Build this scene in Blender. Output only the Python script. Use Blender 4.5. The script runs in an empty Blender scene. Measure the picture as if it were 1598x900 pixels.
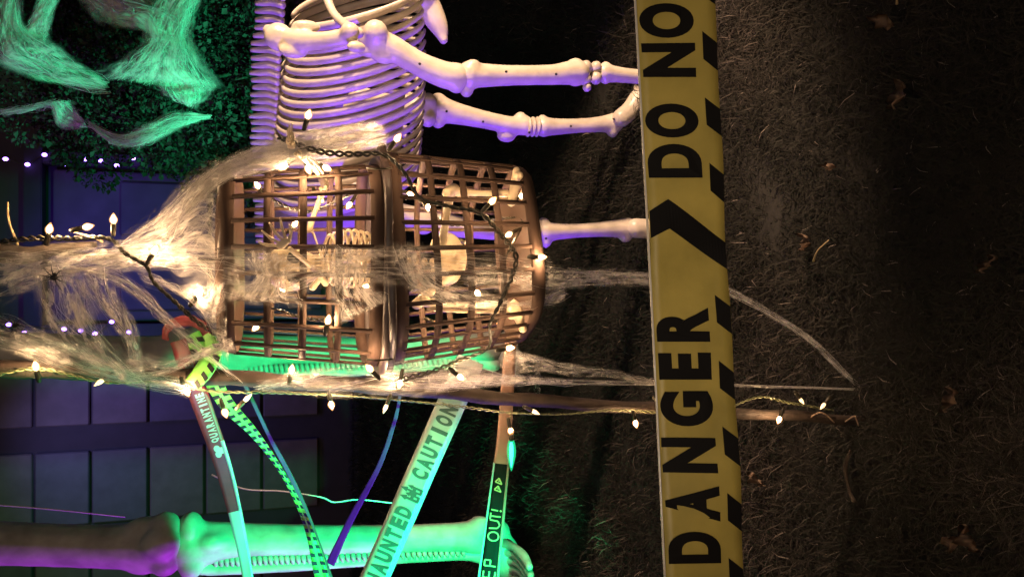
import bpy, bmesh, math, random
import numpy as np
from mathutils import Vector, Matrix

random.seed(7)
rng = np.random.default_rng(7)
sc = bpy.context.scene
COL = sc.collection

# ------------------------------------------------------------------ camera
F_PX = 1254.0                      # focal length for a 1598 px wide picture
PITCH = math.radians(17.6)
CAM_H = 1.0
CAMLOC = Vector((0, 0, CAM_H))
FWD = Vector((0, math.cos(PITCH), -math.sin(PITCH)))
DWN = Vector((0, -math.sin(PITCH), -math.cos(PITCH)))   # picture right = world down (phone held sideways)
RGT = Vector((1, 0, 0))                                 # picture up = world right
cam_d = bpy.data.cameras.new('camera')
cam_d.sensor_width = 36.0
cam_d.lens = F_PX / 1598.0 * 36.0
cam_d.clip_start = 0.02
cam_d.clip_end = 500
cam = bpy.data.objects.new('camera', cam_d)
COL.objects.link(cam)
m = Matrix((DWN, RGT, -FWD)).transposed().to_4x4()
m.translation = CAMLOC
cam.matrix_world = m
sc.camera = cam

# ------------------------------------------------------------------ night sky, faint light
world = bpy.data.worlds.new('World')
sc.world = world
world.use_nodes = True
nt = world.node_tree
nt.nodes.clear()
sky = nt.nodes.new('ShaderNodeTexSky')
sky.sky_type = 'NISHITA'
sky.sun_disc = False
sky.sun_elevation = math.radians(2.0)
sky.sun_rotation = math.radians(200)
bg = nt.nodes.new('ShaderNodeBackground')
bg.inputs['Strength'].default_value = 0.045
out = nt.nodes.new('ShaderNodeOutputWorld')
nt.links.new(sky.outputs[0], bg.inputs[0])
nt.links.new(bg.outputs[0], out.inputs[0])


def lamp(name, kind, loc, target, energy, color, size=0.05, spot=None, blend=0.3):
    d = bpy.data.lights.new(name, kind)
    d.energy = energy
    d.color = color
    if kind == 'SUN':
        d.angle = size
    else:
        d.shadow_soft_size = size
    if kind == 'SPOT':
        d.spot_size = math.radians(spot)
        d.spot_blend = blend
    o = bpy.data.objects.new(name, d)
    COL.objects.link(o)
    o.location = loc
    if target is not None:
        o.rotation_euler = (Vector(target) - Vector(loc)).to_track_quat('-Z', 'Y').to_euler()
    return o


# soft fill sun added behind the camera, and the coloured floods of the display
lamp('fill_sun', 'SUN', (-1, -3, 3), (0.2, 1.5, 0), 0.19, (1.0, 0.82, 0.74), math.radians(12))
lamp('tape_fill_spot', 'SPOT', (-0.35, -0.9, 1.15), (0.02, 0.66, 0.72), 38, (1.0, 0.80, 0.60), 0.25, 32, 1.0)  # unseen spot added behind the camera to light the yellow tape
lamp('green_flood', 'SPOT', (-0.80, 1.25, 0.10), (-0.70, 2.9, 0.59), 520, (0.0, 1.0, 0.31), 0.03, 40.5, 0.08)
lamp('green_fill_tapes', 'SPOT', (-0.86, 0.80, 0.32), (-0.42, 1.26, 0.88), 230, (0.0, 1.0, 0.36), 0.04, 42, 0.6)  # second green spot, added for the tapes the main flood misses
lamp('green_flood_hedge', 'SPOT', (0.30, 3.45, 0.10), (1.22, 4.35, 1.60), 400, (0.03, 1.0, 0.42), 0.05, 48, 0.7)
lamp('violet_flood', 'SPOT', (-1.9, 1.45, 0.60), (0.8, 1.85, 0.95), 500, (0.17, 0.035, 1.0), 0.06, 44, 0.6)
lamp('magenta_flood', 'SPOT', (-2.5, 2.45, 0.7), (-0.9, 2.9, 1.15), 230, (0.50, 0.02, 1.0), 0.06, 46, 0.4)
lamp('warm_path_light', 'SPOT', (1.85, 0.95, 1.10), (0.50, 1.62, 0.52), 400, (1.0, 0.68, 0.44), 0.05, 47, 0.5)

sc.view_settings.view_transform = 'Standard'
sc.view_settings.look = 'None'
sc.view_settings.exposure = 0.0
sc.view_settings.gamma = 1.0
sc.render.engine = 'CYCLES'
sc.cycles.max_bounces = 6
sc.cycles.transparent_max_bounces = 32
sc.cycles.sample_clamp_indirect = 4.0
sc.cycles.use_denoising = True


# ------------------------------------------------------------------ helpers
def at(x, y, Y):
    """world point on the ray of photo pixel (x, y) at forward distance Y"""
    a = (x - 799.0) / F_PX
    b = (450.0 - y) / F_PX
    d = FWD + DWN * a + RGT * b
    return CAMLOC + d * (Y / d.y)


def mpp(x, Y):
    """metres per photo pixel there"""
    a = (x - 799.0) / F_PX
    return (Y / (FWD.y + DWN.y * a)) / F_PX


def ground(x, y):
    a = (x - 799.0) / F_PX
    b = (450.0 - y) / F_PX
    d = FWD + DWN * a + RGT * b
    return CAMLOC + d * (-CAM_H / d.z)


MATS = {}


def mat(name, color, rough=0.6, var=0.25, scale=20.0, bump=0.0, spec=0.4, emit=None, es=0.0, coat=0.0, color2=None, translucent=0.0, metallic=0.0):
    if name in MATS:
        return MATS[name]
    mt = bpy.data.materials.new(name)
    mt.use_nodes = True
    t = mt.node_tree
    b = t.nodes['Principled BSDF']
    b.inputs['Roughness'].default_value = rough
    b.inputs['Specular IOR Level'].default_value = spec
    b.inputs['Metallic'].default_value = metallic
    if coat:
        b.inputs['Coat Weight'].default_value = coat
        b.inputs['Coat Roughness'].default_value = 0.15
    tc = t.nodes.new('ShaderNodeTexCoord')
    n = t.nodes.new('ShaderNodeTexNoise')
    n.inputs['Scale'].default_value = scale
    n.inputs['Detail'].default_value = 6
    t.links.new(tc.outputs['Object'], n.inputs['Vector'])
    ramp = t.nodes.new('ShaderNodeMapRange')
    ramp.inputs['From Min'].default_value = 0.3
    ramp.inputs['From Max'].default_value = 0.7
    t.links.new(n.outputs['Fac'], ramp.inputs['Value'])
    mix = t.nodes.new('ShaderNodeMix')
    mix.data_type = 'RGBA'
    c2 = color2 if color2 else tuple(c * (1 - var) for c in color)
    mix.inputs['A'].default_value = (*c2, 1)
    mix.inputs['B'].default_value = (*color, 1)
    t.links.new(ramp.outputs[0], mix.inputs['Factor'])
    t.links.new(mix.outputs['Result'], b.inputs['Base Color'])
    if bump:
        bp = t.nodes.new('ShaderNodeBump')
        bp.inputs['Strength'].default_value = bump
        bp.inputs['Distance'].default_value = 0.004
        t.links.new(n.outputs['Fac'], bp.inputs['Height'])
        t.links.new(bp.outputs[0], b.inputs['Normal'])
    if emit:
        b.inputs['Emission Color'].default_value = (*emit, 1)
        b.inputs['Emission Strength'].default_value = es
    if translucent:
        tr = t.nodes.new('ShaderNodeBsdfTranslucent')
        t.links.new(mix.outputs['Result'], tr.inputs['Color'])
        ms = t.nodes.new('ShaderNodeMixShader')
        ms.inputs[0].default_value = translucent
        t.links.new(b.outputs[0], ms.inputs[1])
        t.links.new(tr.outputs[0], ms.inputs[2])
        t.links.new(ms.outputs[0], t.nodes['Material Output'].inputs['Surface'])
    MATS[name] = mt
    return mt


ORG = {}


def tag(o, label=None, cat=None, group=None, kind=None):
    if label:
        o['label'] = label
    if cat:
        o['category'] = cat
    if group:
        o['group'] = group
    if kind:
        o['kind'] = kind
    return o


def thing(name, loc, label, cat, group=None):
    o = bpy.data.objects.new(name, None)
    o.empty_display_size = 0.05
    COL.objects.link(o)
    o.location = loc
    ORG[o] = Vector(loc)
    return tag(o, label, cat, group)


def link(name, me, material, parent=None, smooth=True):
    """mesh given in world coordinates becomes an object; parts are stored relative to their thing's base"""
    o = bpy.data.objects.new(name, me)
    COL.objects.link(o)
    if material is not None:
        me.materials.clear()
        me.materials.append(material)
    if smooth and len(me.polygons):
        me.polygons.foreach_set('use_smooth', [True] * len(me.polygons))
    if parent is not None:
        org = ORG[parent]
        me.transform(Matrix.Translation(-org))
        o.parent = parent
        ORG[o] = org
    else:
        if len(me.vertices):
            co = np.empty(len(me.vertices) * 3)
            me.vertices.foreach_get('co', co)
            co = co.reshape(-1, 3)
            lo, hi = co.min(0), co.max(0)
            org = Vector(((lo[0] + hi[0]) / 2, (lo[1] + hi[1]) / 2, lo[2]))
        else:
            org = Vector((0, 0, 0))
        me.transform(Matrix.Translation(-org))
        o.location = org
        ORG[o] = org
    return o


def mesh_np(name, V, quads=None, tris=None):
    me = bpy.data.meshes.new(name)
    V = np.asarray(V, dtype=np.float32)
    me.vertices.add(len(V))
    me.vertices.foreach_set('co', V.ravel())
    loops, starts, n = [], [], 0
    if quads is not None and len(quads):
        q = np.asarray(quads, dtype=np.int32)
        loops.append(q.ravel())
        starts.append(np.arange(len(q), dtype=np.int32) * 4)
        n = len(q) * 4
    if tris is not None and len(tris):
        q = np.asarray(tris, dtype=np.int32)
        loops.append(q.ravel())
        starts.append(np.arange(len(q), dtype=np.int32) * 3 + n)
    L = np.concatenate(loops)
    S = np.concatenate(starts)
    me.loops.add(len(L))
    me.loops.foreach_set('vertex_index', L)
    me.polygons.add(len(S))
    me.polygons.foreach_set('loop_start', S)
    me.update(calc_edges=True)
    me.validate()
    return me


def bm_mesh(name, bm):
    me = bpy.data.meshes.new(name)
    bmesh.ops.recalc_face_normals(bm, faces=bm.faces)
    bm.to_mesh(me)
    bm.free()
    return me


def catmull(P, n):
    P = [np.asarray(p, dtype=float) for p in P]
    if len(P) == 2:
        return np.array([P[0] + (P[1] - P[0]) * k / n for k in range(n + 1)])
    out_ = []
    Q = [2 * P[0] - P[1]] + P + [2 * P[-1] - P[-2]]
    for i in range(1, len(Q) - 2):
        p0, p1, p2, p3 = Q[i - 1:i + 3]
        for k in range(n):
            t = k / n
            out_.append(0.5 * ((2 * p1) + (-p0 + p2) * t + (2 * p0 - 5 * p1 + 4 * p2 - p3) * t * t + (-p0 + 3 * p1 - 3 * p2 + p3) * t ** 3))
    out_.append(P[-1])
    return np.array(out_)


def tube_arrays(C, R, sides=8, closed_ends=True, flat=1.0, up=None):
    """C: (n,3) centre line, R: (n,) radii; returns verts, quads, tris"""
    C = np.asarray(C, float)
    n = len(C)
    R = np.broadcast_to(np.asarray(R, float), (n,))
    T = np.gradient(C, axis=0)
    T /= np.linalg.norm(T, axis=1, keepdims=True) + 1e-12
    if up is None:
        up = np.array([0.3, 1.0, 0.1]) if abs(T[:, 1]).mean() < 0.7 else np.array([1.0, 0.1, 0.2])
    N = np.cross(T, up)
    N /= np.linalg.norm(N, axis=1, keepdims=True) + 1e-12
    B = np.cross(T, N)
    ang = np.arange(sides) * 2 * np.pi / sides
    V = C[:, None, :] + R[:, None, None] * (np.cos(ang)[None, :, None] * N[:, None, :] + flat * np.sin(ang)[None, :, None] * B[:, None, :])
    V = V.reshape(-1, 3)
    i = np.arange(n - 1)[:, None] * sides
    j = np.arange(sides)[None, :]
    j2 = (j + 1) % sides
    quads = np.stack([i + j, i + j2, i + sides + j2, i + sides + j], -1).reshape(-1, 4)
    tris = []
    if closed_ends:
        a = len(V)
        V = np.vstack([V, C[0], C[-1]])
        for k in range(sides):
            k2 = (k + 1) % sides
            tris.append((a, k2, k))
            tris.append((a + 1, (n - 1) * sides + k, (n - 1) * sides + k2))
    return V, quads, tris


def tube(name, pts, r, material, parent=None, sides=8, n=6, flat=1.0, up=None):
    C = catmull(pts, n)
    if np.ndim(r) == 0:
        R = np.full(len(C), float(r))
    else:
        R = np.interp(np.linspace(0, 1, len(C)), np.linspace(0, 1, len(r)), r)
    V, q, t = tube_arrays(C, R, sides, True, flat, up)
    return link(name, mesh_np(name, V, q, t), material, parent)


def box_bm(bm, c, s, rot=None):
    g = bmesh.ops.create_cube(bm, size=1.0)
    mt = Matrix.Translation(c) @ (rot.to_4x4() if rot is not None else Matrix.Identity(4)) @ Matrix.Diagonal((*s, 1))
    bmesh.ops.transform(bm, matrix=mt, verts=g['verts'])
    return g['verts']


def box(name, c, s, material, parent=None, bevel=0.0, rot=None):
    bm = bmesh.new()
    box_bm(bm, Vector(c), s, rot)
    if bevel:
        bmesh.ops.bevel(bm, geom=bm.edges[:], offset=bevel, segments=2, affect='EDGES')
    return link(name, bm_mesh(name, bm), material, parent, smooth=False)


def remeshed(name, pieces, voxel, smooth_it=3):
    """pieces: list of (V, quads, tris) solids -> one continuous surface"""
    Vs, Qs, Ts, off = [], [], [], 0
    for V, q, t in pieces:
        Vs.append(V)
        if len(q):
            Qs.append(np.asarray(q) + off)
        if len(t):
            Ts.append(np.asarray(t) + off)
        off += len(V)
    me = mesh_np(name + '_src', np.vstack(Vs), np.vstack(Qs) if Qs else None, np.vstack(Ts) if Ts else None)
    o = bpy.data.objects.new('tmp', me)
    COL.objects.link(o)
    r = o.modifiers.new('r', 'REMESH')
    r.mode = 'VOXEL'
    r.voxel_size = voxel
    s = o.modifiers.new('s', 'SMOOTH')
    s.iterations = smooth_it
    s.factor = 0.6
    dg = bpy.context.evaluated_depsgraph_get()
    dg.update()
    res = bpy.data.meshes.new_from_object(o.evaluated_get(dg))
    bpy.data.objects.remove(o)
    bpy.data.meshes.remove(me)
    res.name = name
    return res


def ball(c, r, seg=14, rings=8):
    c = np.asarray(c, float)
    r = np.broadcast_to(np.asarray(r, float), (3,))
    th = np.linspace(0, np.pi, rings + 1)[1:-1]
    ph = np.arange(seg) * 2 * np.pi / seg
    V = [c + r * np.array([0, 0, 1.0])]
    for a in th:
        for p in ph:
            V.append(c + r * np.array([math.sin(a) * math.cos(p), math.sin(a) * math.sin(p), math.cos(a)]))
    V.append(c - r * np.array([0, 0, 1.0]))
    q, t = [], []
    for i in range(len(th) - 1):
        for j in range(seg):
            j2 = (j + 1) % seg
            q.append((1 + i * seg + j, 1 + (i + 1) * seg + j, 1 + (i + 1) * seg + j2, 1 + i * seg + j2))
    for j in range(seg):
        j2 = (j + 1) % seg
        t.append((0, 1 + j, 1 + j2))
        e = 1 + (len(th) - 1) * seg
        t.append((len(V) - 1, e + j2, e + j))
    return np.array(V), q, t


def bone(name, chain, material, parent, lobes=(), voxel=None, flat=1.0, n=5):
    """chain: [(point, radius)...]; lobes: [(point, radius or 3 radii)...] fused into one surface"""
    P = [np.append(np.asarray(p, float), r) for p, r in chain]
    C = catmull(P, n)
    R = np.maximum(C[:, 3], 0.0005)
    pieces = [tube_arrays(C[:, :3], R, 12, True, flat)]
    pieces.append(ball(C[0, :3], R[0]))
    pieces.append(ball(C[-1, :3], R[-1]))
    for p, r in lobes:
        pieces.append(ball(p, r))
    v = voxel if voxel else max(0.0016, float(R.min()) / 4.0)
    me = remeshed(name, pieces, v)
    return link(name, me, material, parent)


def ib(pts, Y):
    """image bone chain: [(x, y, r_px[, Y])] -> [(world point, radius m)]"""
    res = []
    for p in pts:
        yy = p[3] if len(p) > 3 else Y
        res.append((at(p[0], p[1], yy), p[2] * mpp(p[0], yy)))
    return res


# ------------------------------------------------------------------ materials
m_bone = mat('bone_plastic', (0.60, 0.51, 0.42), 0.36, 0.3, 26, 0.5, 0.5)
m_giant = mat('giant_bone_plastic', (0.40, 0.39, 0.36), 0.55, 0.45, 14, 0.8, 0.3)
m_smallbone = mat('small_bone_plastic', (0.70, 0.55, 0.36), 0.45, 0.3, 40, 0.2)
m_basket = mat('basket_plastic', (0.056, 0.034, 0.025), 0.75, 0.12, 14, 0.0, 0.1)
m_rim = mat('rim_plastic', (0.040, 0.026, 0.024), 0.5, 0.3, 18, 0.05)
m_wire = mat('wire_green', (0.035, 0.030, 0.018), 0.42, 0.3, 60)
m_wire2 = mat('wire_clear_green', (0.17, 0.17, 0.08), 0.35, 0.3, 60)
m_socket = mat('socket_green', (0.040, 0.032, 0.018), 0.4, 0.2, 60)
m_web = mat('web_fibre', (0.74, 0.70, 0.66), 0.8, 0.15, 8, 0, 0.1, translucent=0.5)
m_pole = mat('pole_bark', (0.045, 0.028, 0.019), 0.8, 0.6, 45, 0.8)
m_branch = mat('branch_bark', (0.055, 0.038, 0.026), 0.85, 0.6, 60, 0.9)
m_soil = mat('soil', (0.026, 0.022, 0.018), 0.95, 0.6, 30, 1.0)
m_spider = mat('spider_black', (0.012, 0.010, 0.010), 0.4, 0.2, 60)
m_tape_y = mat('tape_yellow', (0.60, 0.47, 0.11), 0.42, 0.30, 22, 0.5, translucent=0.12)
m_lip_glint = mat('tape_lip_glint', (0.75, 0.70, 0.60), 0.14, 0.2, 40, 0.4, 0.8)
m_black = mat('print_black', (0.007, 0.006, 0.006), 0.6, 0.2, 60, 0, 0.15)
m_tape_w = mat('tape_white', (0.36, 0.40, 0.38), 0.38, 0.12, 40, translucent=0.2)
m_print_g = mat('print_dark', (0.035, 0.050, 0.048), 0.5, 0.2, 60)
m_tape_k = mat('tape_black', (0.010, 0.009, 0.008), 0.75, 0.2, 60, 0, 0.05)
m_tape_edge = mat('tape_orange_edge', (0.30, 0.17, 0.12), 0.45, 0.2, 60)
m_gold = mat('print_gold', (0.50, 0.34, 0.12), 0.5, 0.2, 60)
m_tape_r = mat('tape_red', (0.20, 0.026, 0.030), 0.45, 0.3, 50, translucent=0.15)
m_tape_v = mat('tape_lavender', (0.060, 0.065, 0.050), 0.7, 0.2, 60, translucent=0.25)
m_glass_w = mat('bulb_warm', (0.9, 0.75, 0.5), 0.2, 0.0, 5, emit=(1.0, 0.64, 0.34), es=1900)
m_glass_d = mat('bulb_dim', (0.9, 0.8, 0.6), 0.1, 0.0, 5, emit=(1.0, 0.62, 0.30), es=2.0)
m_glass_v = mat('bulb_violet', (0.5, 0.4, 0.9), 0.2, 0.0, 5, emit=(0.30, 0.14, 1.0), es=14)
m_glass_g = mat('streak_green', (0.1, 0.8, 0.4), 0.2, 0.0, 5, emit=(0.02, 1.0, 0.36), es=14)
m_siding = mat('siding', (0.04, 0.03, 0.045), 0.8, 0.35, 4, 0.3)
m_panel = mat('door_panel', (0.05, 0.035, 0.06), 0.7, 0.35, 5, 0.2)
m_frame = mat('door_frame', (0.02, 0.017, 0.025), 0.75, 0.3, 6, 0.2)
m_leaf_dry = mat('dry_leaf', (0.30, 0.20, 0.14), 0.8, 0.4, 40, 0.3)
m_mono = mat('clear_line', (0.5, 0.5, 0.55), 0.15, 0.1, 20)


def attr_ramp(name, stops, rough=0.8, translucent=0.25):
    mt = bpy.data.materials.new(name)
    mt.use_nodes = True
    t = mt.node_tree
    b = t.nodes['Principled BSDF']
    b.inputs['Roughness'].default_value = rough
    b.inputs['Specular IOR Level'].default_value = 0.2
    a = t.nodes.new('ShaderNodeAttribute')
    a.attribute_name = 'rnd'
    r = t.nodes.new('ShaderNodeValToRGB')
    e = r.color_ramp.elements
    e[0].position, e[0].color = stops[0][0], (*stops[0][1], 1)
    e[1].position, e[1].color = stops[-1][0], (*stops[-1][1], 1)
    for p, c in stops[1:-1]:
        k = e.new(p)
        k.color = (*c, 1)
    t.links.new(a.outputs['Fac'], r.inputs['Fac'])
    t.links.new(r.outputs['Color'], b.inputs['Base Color'])
    tr = t.nodes.new('ShaderNodeBsdfTranslucent')
    t.links.new(r.outputs['Color'], tr.inputs['Color'])
    ms = t.nodes.new('ShaderNodeMixShader')
    ms.inputs[0].default_value = translucent
    t.links.new(b.outputs[0], ms.inputs[1])
    t.links.new(tr.outputs[0], ms.inputs[2])
    t.links.new(ms.outputs[0], t.nodes['Material Output'].inputs['Surface'])
    return mt


m_grass = attr_ramp('grass_blades', [(0.0, (0.017, 0.017, 0.014)), (0.45, (0.036, 0.032, 0.026)), (0.75, (0.064, 0.052, 0.045)), (0.93, (0.12, 0.095, 0.082)), (1.0, (0.26, 0.21, 0.18))])
m_foliage = attr_ramp('hedge_foliage', [(0.0, (0.010, 0.010, 0.008)), (0.55, (0.028, 0.028, 0.020)), (1.0, (0.065, 0.06, 0.05))], 0.7, 0.2)


def gauze_material(name, dl):
    """thin torn polyester web: streaky, with holes and frayed borders (u along, v across the sheet)"""
    mt = bpy.data.materials.new(name)
    mt.use_nodes = True
    t = mt.node_tree
    t.nodes.clear()
    N = t.nodes.new
    uv = N('ShaderNodeUVMap')
    uv.uv_map = 'UVMap'

    def noise(sx, sy, detail, rough, lo, hi, dist=0.0):
        mp = N('ShaderNodeMapping')
        mp.inputs['Scale'].default_value = (sx, sy, 1)
        t.links.new(uv.outputs[0], mp.inputs[0])
        n = N('ShaderNodeTexNoise')
        n.inputs['Scale'].default_value = 1.0
        n.inputs['Detail'].default_value = detail
        n.inputs['Roughness'].default_value = rough
        n.inputs['Distortion'].default_value = dist
        t.links.new(mp.outputs[0], n.inputs['Vector'])
        r = N('ShaderNodeMapRange')
        r.interpolation_type = 'SMOOTHSTEP'
        r.inputs['From Min'].default_value = lo
        r.inputs['From Max'].default_value = hi
        t.links.new(n.outputs['Fac'], r.inputs['Value'])
        return r.outputs[0]

    def mul(a, b):
        m_ = N('ShaderNodeMath')
        m_.operation = 'MULTIPLY'
        for k, v in enumerate((a, b)):
            if isinstance(v, float):
                m_.inputs[k].default_value = v
            else:
                t.links.new(v, m_.inputs[k])
        return m_.outputs[0]
    streak = noise(26.0, 120.0, 6, 0.65, 0.38 - dl, 0.66 - dl, 0.9)      # fine threads
    torn = noise(13.0, 24.0, 4, 0.6, 0.42 - dl, 0.60 - dl, 1.8)        # clumps and holes
    edge = N('ShaderNodeAttribute')
    edge.attribute_name = 'rnd'
    al = mul(mul(streak, torn), edge.outputs['Fac'])
    df = N('ShaderNodeBsdfDiffuse')
    df.inputs['Color'].default_value = (0.80, 0.74, 0.68, 1)
    tl = N('ShaderNodeBsdfTranslucent')
    tl.inputs['Color'].default_value = (0.80, 0.74, 0.68, 1)
    m1 = N('ShaderNodeMixShader')
    m1.inputs[0].default_value = 0.45
    t.links.new(df.outputs[0], m1.inputs[1])
    t.links.new(tl.outputs[0], m1.inputs[2])
    tr = N('ShaderNodeBsdfTransparent')
    m2 = N('ShaderNodeMixShader')
    t.links.new(al, m2.inputs[0])
    t.links.new(tr.outputs[0], m2.inputs[1])
    t.links.new(m1.outputs[0], m2.inputs[2])
    o = N('ShaderNodeOutputMaterial')
    t.links.new(m2.outputs[0], o.inputs['Surface'])
    return mt


m_gauze = gauze_material('web_gauze', 0.0)
m_gauze_thick = gauze_material('web_gauze_thick', 0.03)


def add_rnd(me, vals):
    a = me.attributes.new('rnd', 'FLOAT', 'POINT')
    a.data.foreach_set('value', np.asarray(vals, np.float32))


# ------------------------------------------------------------------ the ground
def build_ground():
    n = 90
    xs = np.linspace(-1, 1, n)
    g = np.sign(xs) * np.abs(xs) ** 2.2 * 60
    X, Yg = np.meshgrid(g, g + 2.0)
    Z = 0.012 * np.sin(X * 5.1 + 1.3) * np.cos(Yg * 4.3) + 0.008 * np.sin(X * 11 + Yg * 9)
    Z *= np.exp(-((X / 8) ** 2 + ((Yg - 2) / 8) ** 2))
    V = np.stack([X.ravel(), Yg.ravel(), Z.ravel() - 0.012], 1)
    i = np.arange(n - 1)[:, None] * n + np.arange(n - 1)[None, :]
    q = np.stack([i, i + 1, i + n + 1, i + n], -1).reshape(-1, 4)
    o = link('ground', mesh_np('ground', V, q), m_soil)
    tag(o, 'dark earth under the matted lawn', None, None, 'structure')


build_ground()


def build_grass():
    N = 380000
    # blade density falls off with distance from the path where one stands
    u = rng.random(N)
    d = 0.55 * (9.5 / 0.55) ** (u ** 1.15)
    half = 0.55 + 0.55 * d
    x = (rng.random(N) * 2 - 1) * half + 0.05 * d
    y = d
    L = (0.012 + 0.022 * rng.random(N) ** 1.6) * (0.85 + 0.30 * d)
    tuft = 0.5 + 0.5 * np.sin(x * 13 + 2 * np.sin(y * 7)) * np.sin(y * 11 + 1.7 * np.sin(x * 9))
    big = np.sin(x * 3.3 + 1.9 * np.sin(y * 2.3)) * np.sin(y * 3.9 + 1.3 * np.sin(x * 2.9)) + 0.6 * np.sin(x * 9.1 + y * 4) * np.sin(y * 8.3 - x * 3)
    L = L * (0.65 + 0.75 * tuft) * (1 + 0.25 * big)
    az = rng.random(N) * 2 * np.pi + 1.2 * np.sin(x * 4.2 + y * 3.1)
    lean = np.radians(18 + 66 * rng.random(N) ** 0.8)
    w = (0.0004 + 0.0006 * rng.random(N)) * (0.7 + 0.5 * d)
    base = np.stack([x, y, -0.012 + 0.016 * tuft + 0.012 * rng.random(N)], 1)
    dirv = np.stack([np.sin(lean) * np.cos(az), np.sin(lean) * np.sin(az), np.cos(lean)], 1)
    side = np.stack([-np.sin(az), np.cos(az), 0 * az], 1)
    bend = (0.25 + 0.5 * rng.random(N))[:, None] * L[:, None]
    curl = (rng.random(N) - 0.5)[:, None] * 0.7 * L[:, None] * side
    mid = base + dirv * (L * 0.55)[:, None] + curl * 0.4
    tip = base + dirv * L[:, None] + curl + np.stack([np.cos(az), np.sin(az), -0.9 + 0 * az], 1) * bend * 0.55
    tip[:, 2] = np.maximum(tip[:, 2], -0.004)
    V = np.stack([base - side * w[:, None], base + side * w[:, None], mid - side * w[:, None] * 0.8, mid + side * w[:, None] * 0.8, tip], 1).reshape(-1, 3)
    k = np.arange(N)[:, None] * 5
    quads = k + np.array([0, 1, 3, 2])
    tris = k + np.array([2, 3, 4])
    me = mesh_np('grass', V, quads, tris)
    r = rng.random(N) * 0.65 + 0.35 * (0.5 + 0.5 * np.sin(x * 2.1 + 1.1) * np.sin(y * 2.7)) * rng.random(N)
    r = np.clip(r * (0.85 + 0.38 * big) + 0.06 * big, 0, 0.92)
    r = np.where(rng.random(N) < 0.007 + 0.008 * (big > 0.3), 0.95 + 0.05 * rng.random(N), r)
    add_rnd(me, np.repeat(r, 5))
    o = link('grass', me, m_grass, None, smooth=False)
    tag(o, 'short matted lawn of dark green and straw brown blades', 'grass', None, 'stuff')


build_grass()


# ------------------------------------------------------------------ house front, garage door, far behind
HY = 9.0


def build_house():
    h = thing('house', (0.8, HY + 0.25, 0), 'dark house front glowing violet behind the skeletons', 'house')
    # clapboards, each its own plank (overlapping tilt)
    bh = 0.24
    n = 24
    bm = bmesh.new()
    box_bm(bm, Vector((0, 0, 0)), (14.0, 0.03, bh + 0.03), Matrix.Rotation(math.radians(5), 3, 'X'))
    me0 = bm_mesh('plank', bm)
    me0.materials.append(m_siding)
    for k in range(n):
        o = bpy.data.objects.new('plank', me0)
        COL.objects.link(o)
        o.parent = h
        o.location = (0, -0.09, 0.10 + k * bh)
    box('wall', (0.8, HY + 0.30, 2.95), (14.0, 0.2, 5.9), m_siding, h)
    # corner posts that carry the violet lights
    for px in (250, 516):
        X = at(100, px, HY).x
        box('door_post', (X, HY - 0.06, 1.5), (0.13, 0.16, 3.0), m_frame, h, 0.01)
    x0, x1 = at(100, 516, HY).x, at(100, 250, HY).x
    box('lintel', ((x0 + x1) / 2, HY - 0.06, 3.08), (x1 - x0 + 0.3, 0.18, 0.16), m_frame, h, 0.01)
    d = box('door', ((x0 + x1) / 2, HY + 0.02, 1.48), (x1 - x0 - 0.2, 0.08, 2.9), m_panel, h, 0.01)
    for zz in (0.75, 1.9):
        for xx in (-0.38, 0.38):
            bm = bmesh.new()
            box_bm(bm, Vector(((x0 + x1) / 2 + xx, HY - 0.045, zz)), (0.55, 0.05, 0.85))
            bmesh.ops.bevel(bm, geom=bm.edges[:], offset=0.018, segments=1, affect='EDGES')
            link('panel', bm_mesh('panel', bm), m_panel, d, False)


build_house()


def build_garage():
    xl, xr = at(100, 900 + 260, HY).x, at(100, 560, HY).x
    g = thing('garage_door', ((xl + xr) / 2, HY - 0.05, 0), 'broad garage door of large recessed square panels, dim blue and brown', 'garage door')
    cols = [(562, 662), (702, 815), (855, 968), (1008, 1120)]
    edges = [-119, -31, 57, 145, 234, 321, 409, 497]
    zs = [at(v, 450, HY).z for v in edges]
    box('frame', ((xl + xr) / 2, HY - 0.02, zs[0] / 2), (xr - xl, 0.10, zs[0]), m_frame, g)
    k = 0
    for (ya, yb) in cols:
        a, b = at(100, yb, HY).x, at(100, ya, HY).x
        for i in range(len(zs) - 1):
            top, bot = zs[i], max(zs[i + 1], 0.02)
            bm = bmesh.new()
            dy = random.uniform(0, 0.015)
            box_bm(bm, Vector(((a + b) / 2, HY - 0.085 - dy, (top + bot) / 2)), (b - a, 0.05, top - bot - 0.025))
            bmesh.ops.bevel(bm, geom=bm.edges[:], offset=0.012, segments=1, affect='EDGES')
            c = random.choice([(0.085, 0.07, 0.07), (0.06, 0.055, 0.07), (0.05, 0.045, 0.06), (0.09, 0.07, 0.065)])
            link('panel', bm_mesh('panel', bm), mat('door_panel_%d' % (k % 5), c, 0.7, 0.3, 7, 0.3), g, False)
            k += 1


build_garage()
# violet glow on the house front comes from the strings and an unseen spot added by the door
lamp('wall_violet_fill', 'SPOT', (at(0, 400, 7).x, 7.2, 2.9), (at(100, 420, HY).x, HY, 1.9), 140, (0.16, 0.04, 1.0), 0.1, 100, 0.8)
lamp('garage_blue_fill', 'SPOT', (at(0, 640, 7).x - 0.3, 7.4, 3.1), (at(60, 700, HY).x, HY, 2.2), 120, (0.30, 0.26, 0.85), 0.1, 90, 0.9)  # unseen blue spot added to brighten the garage panels


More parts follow.
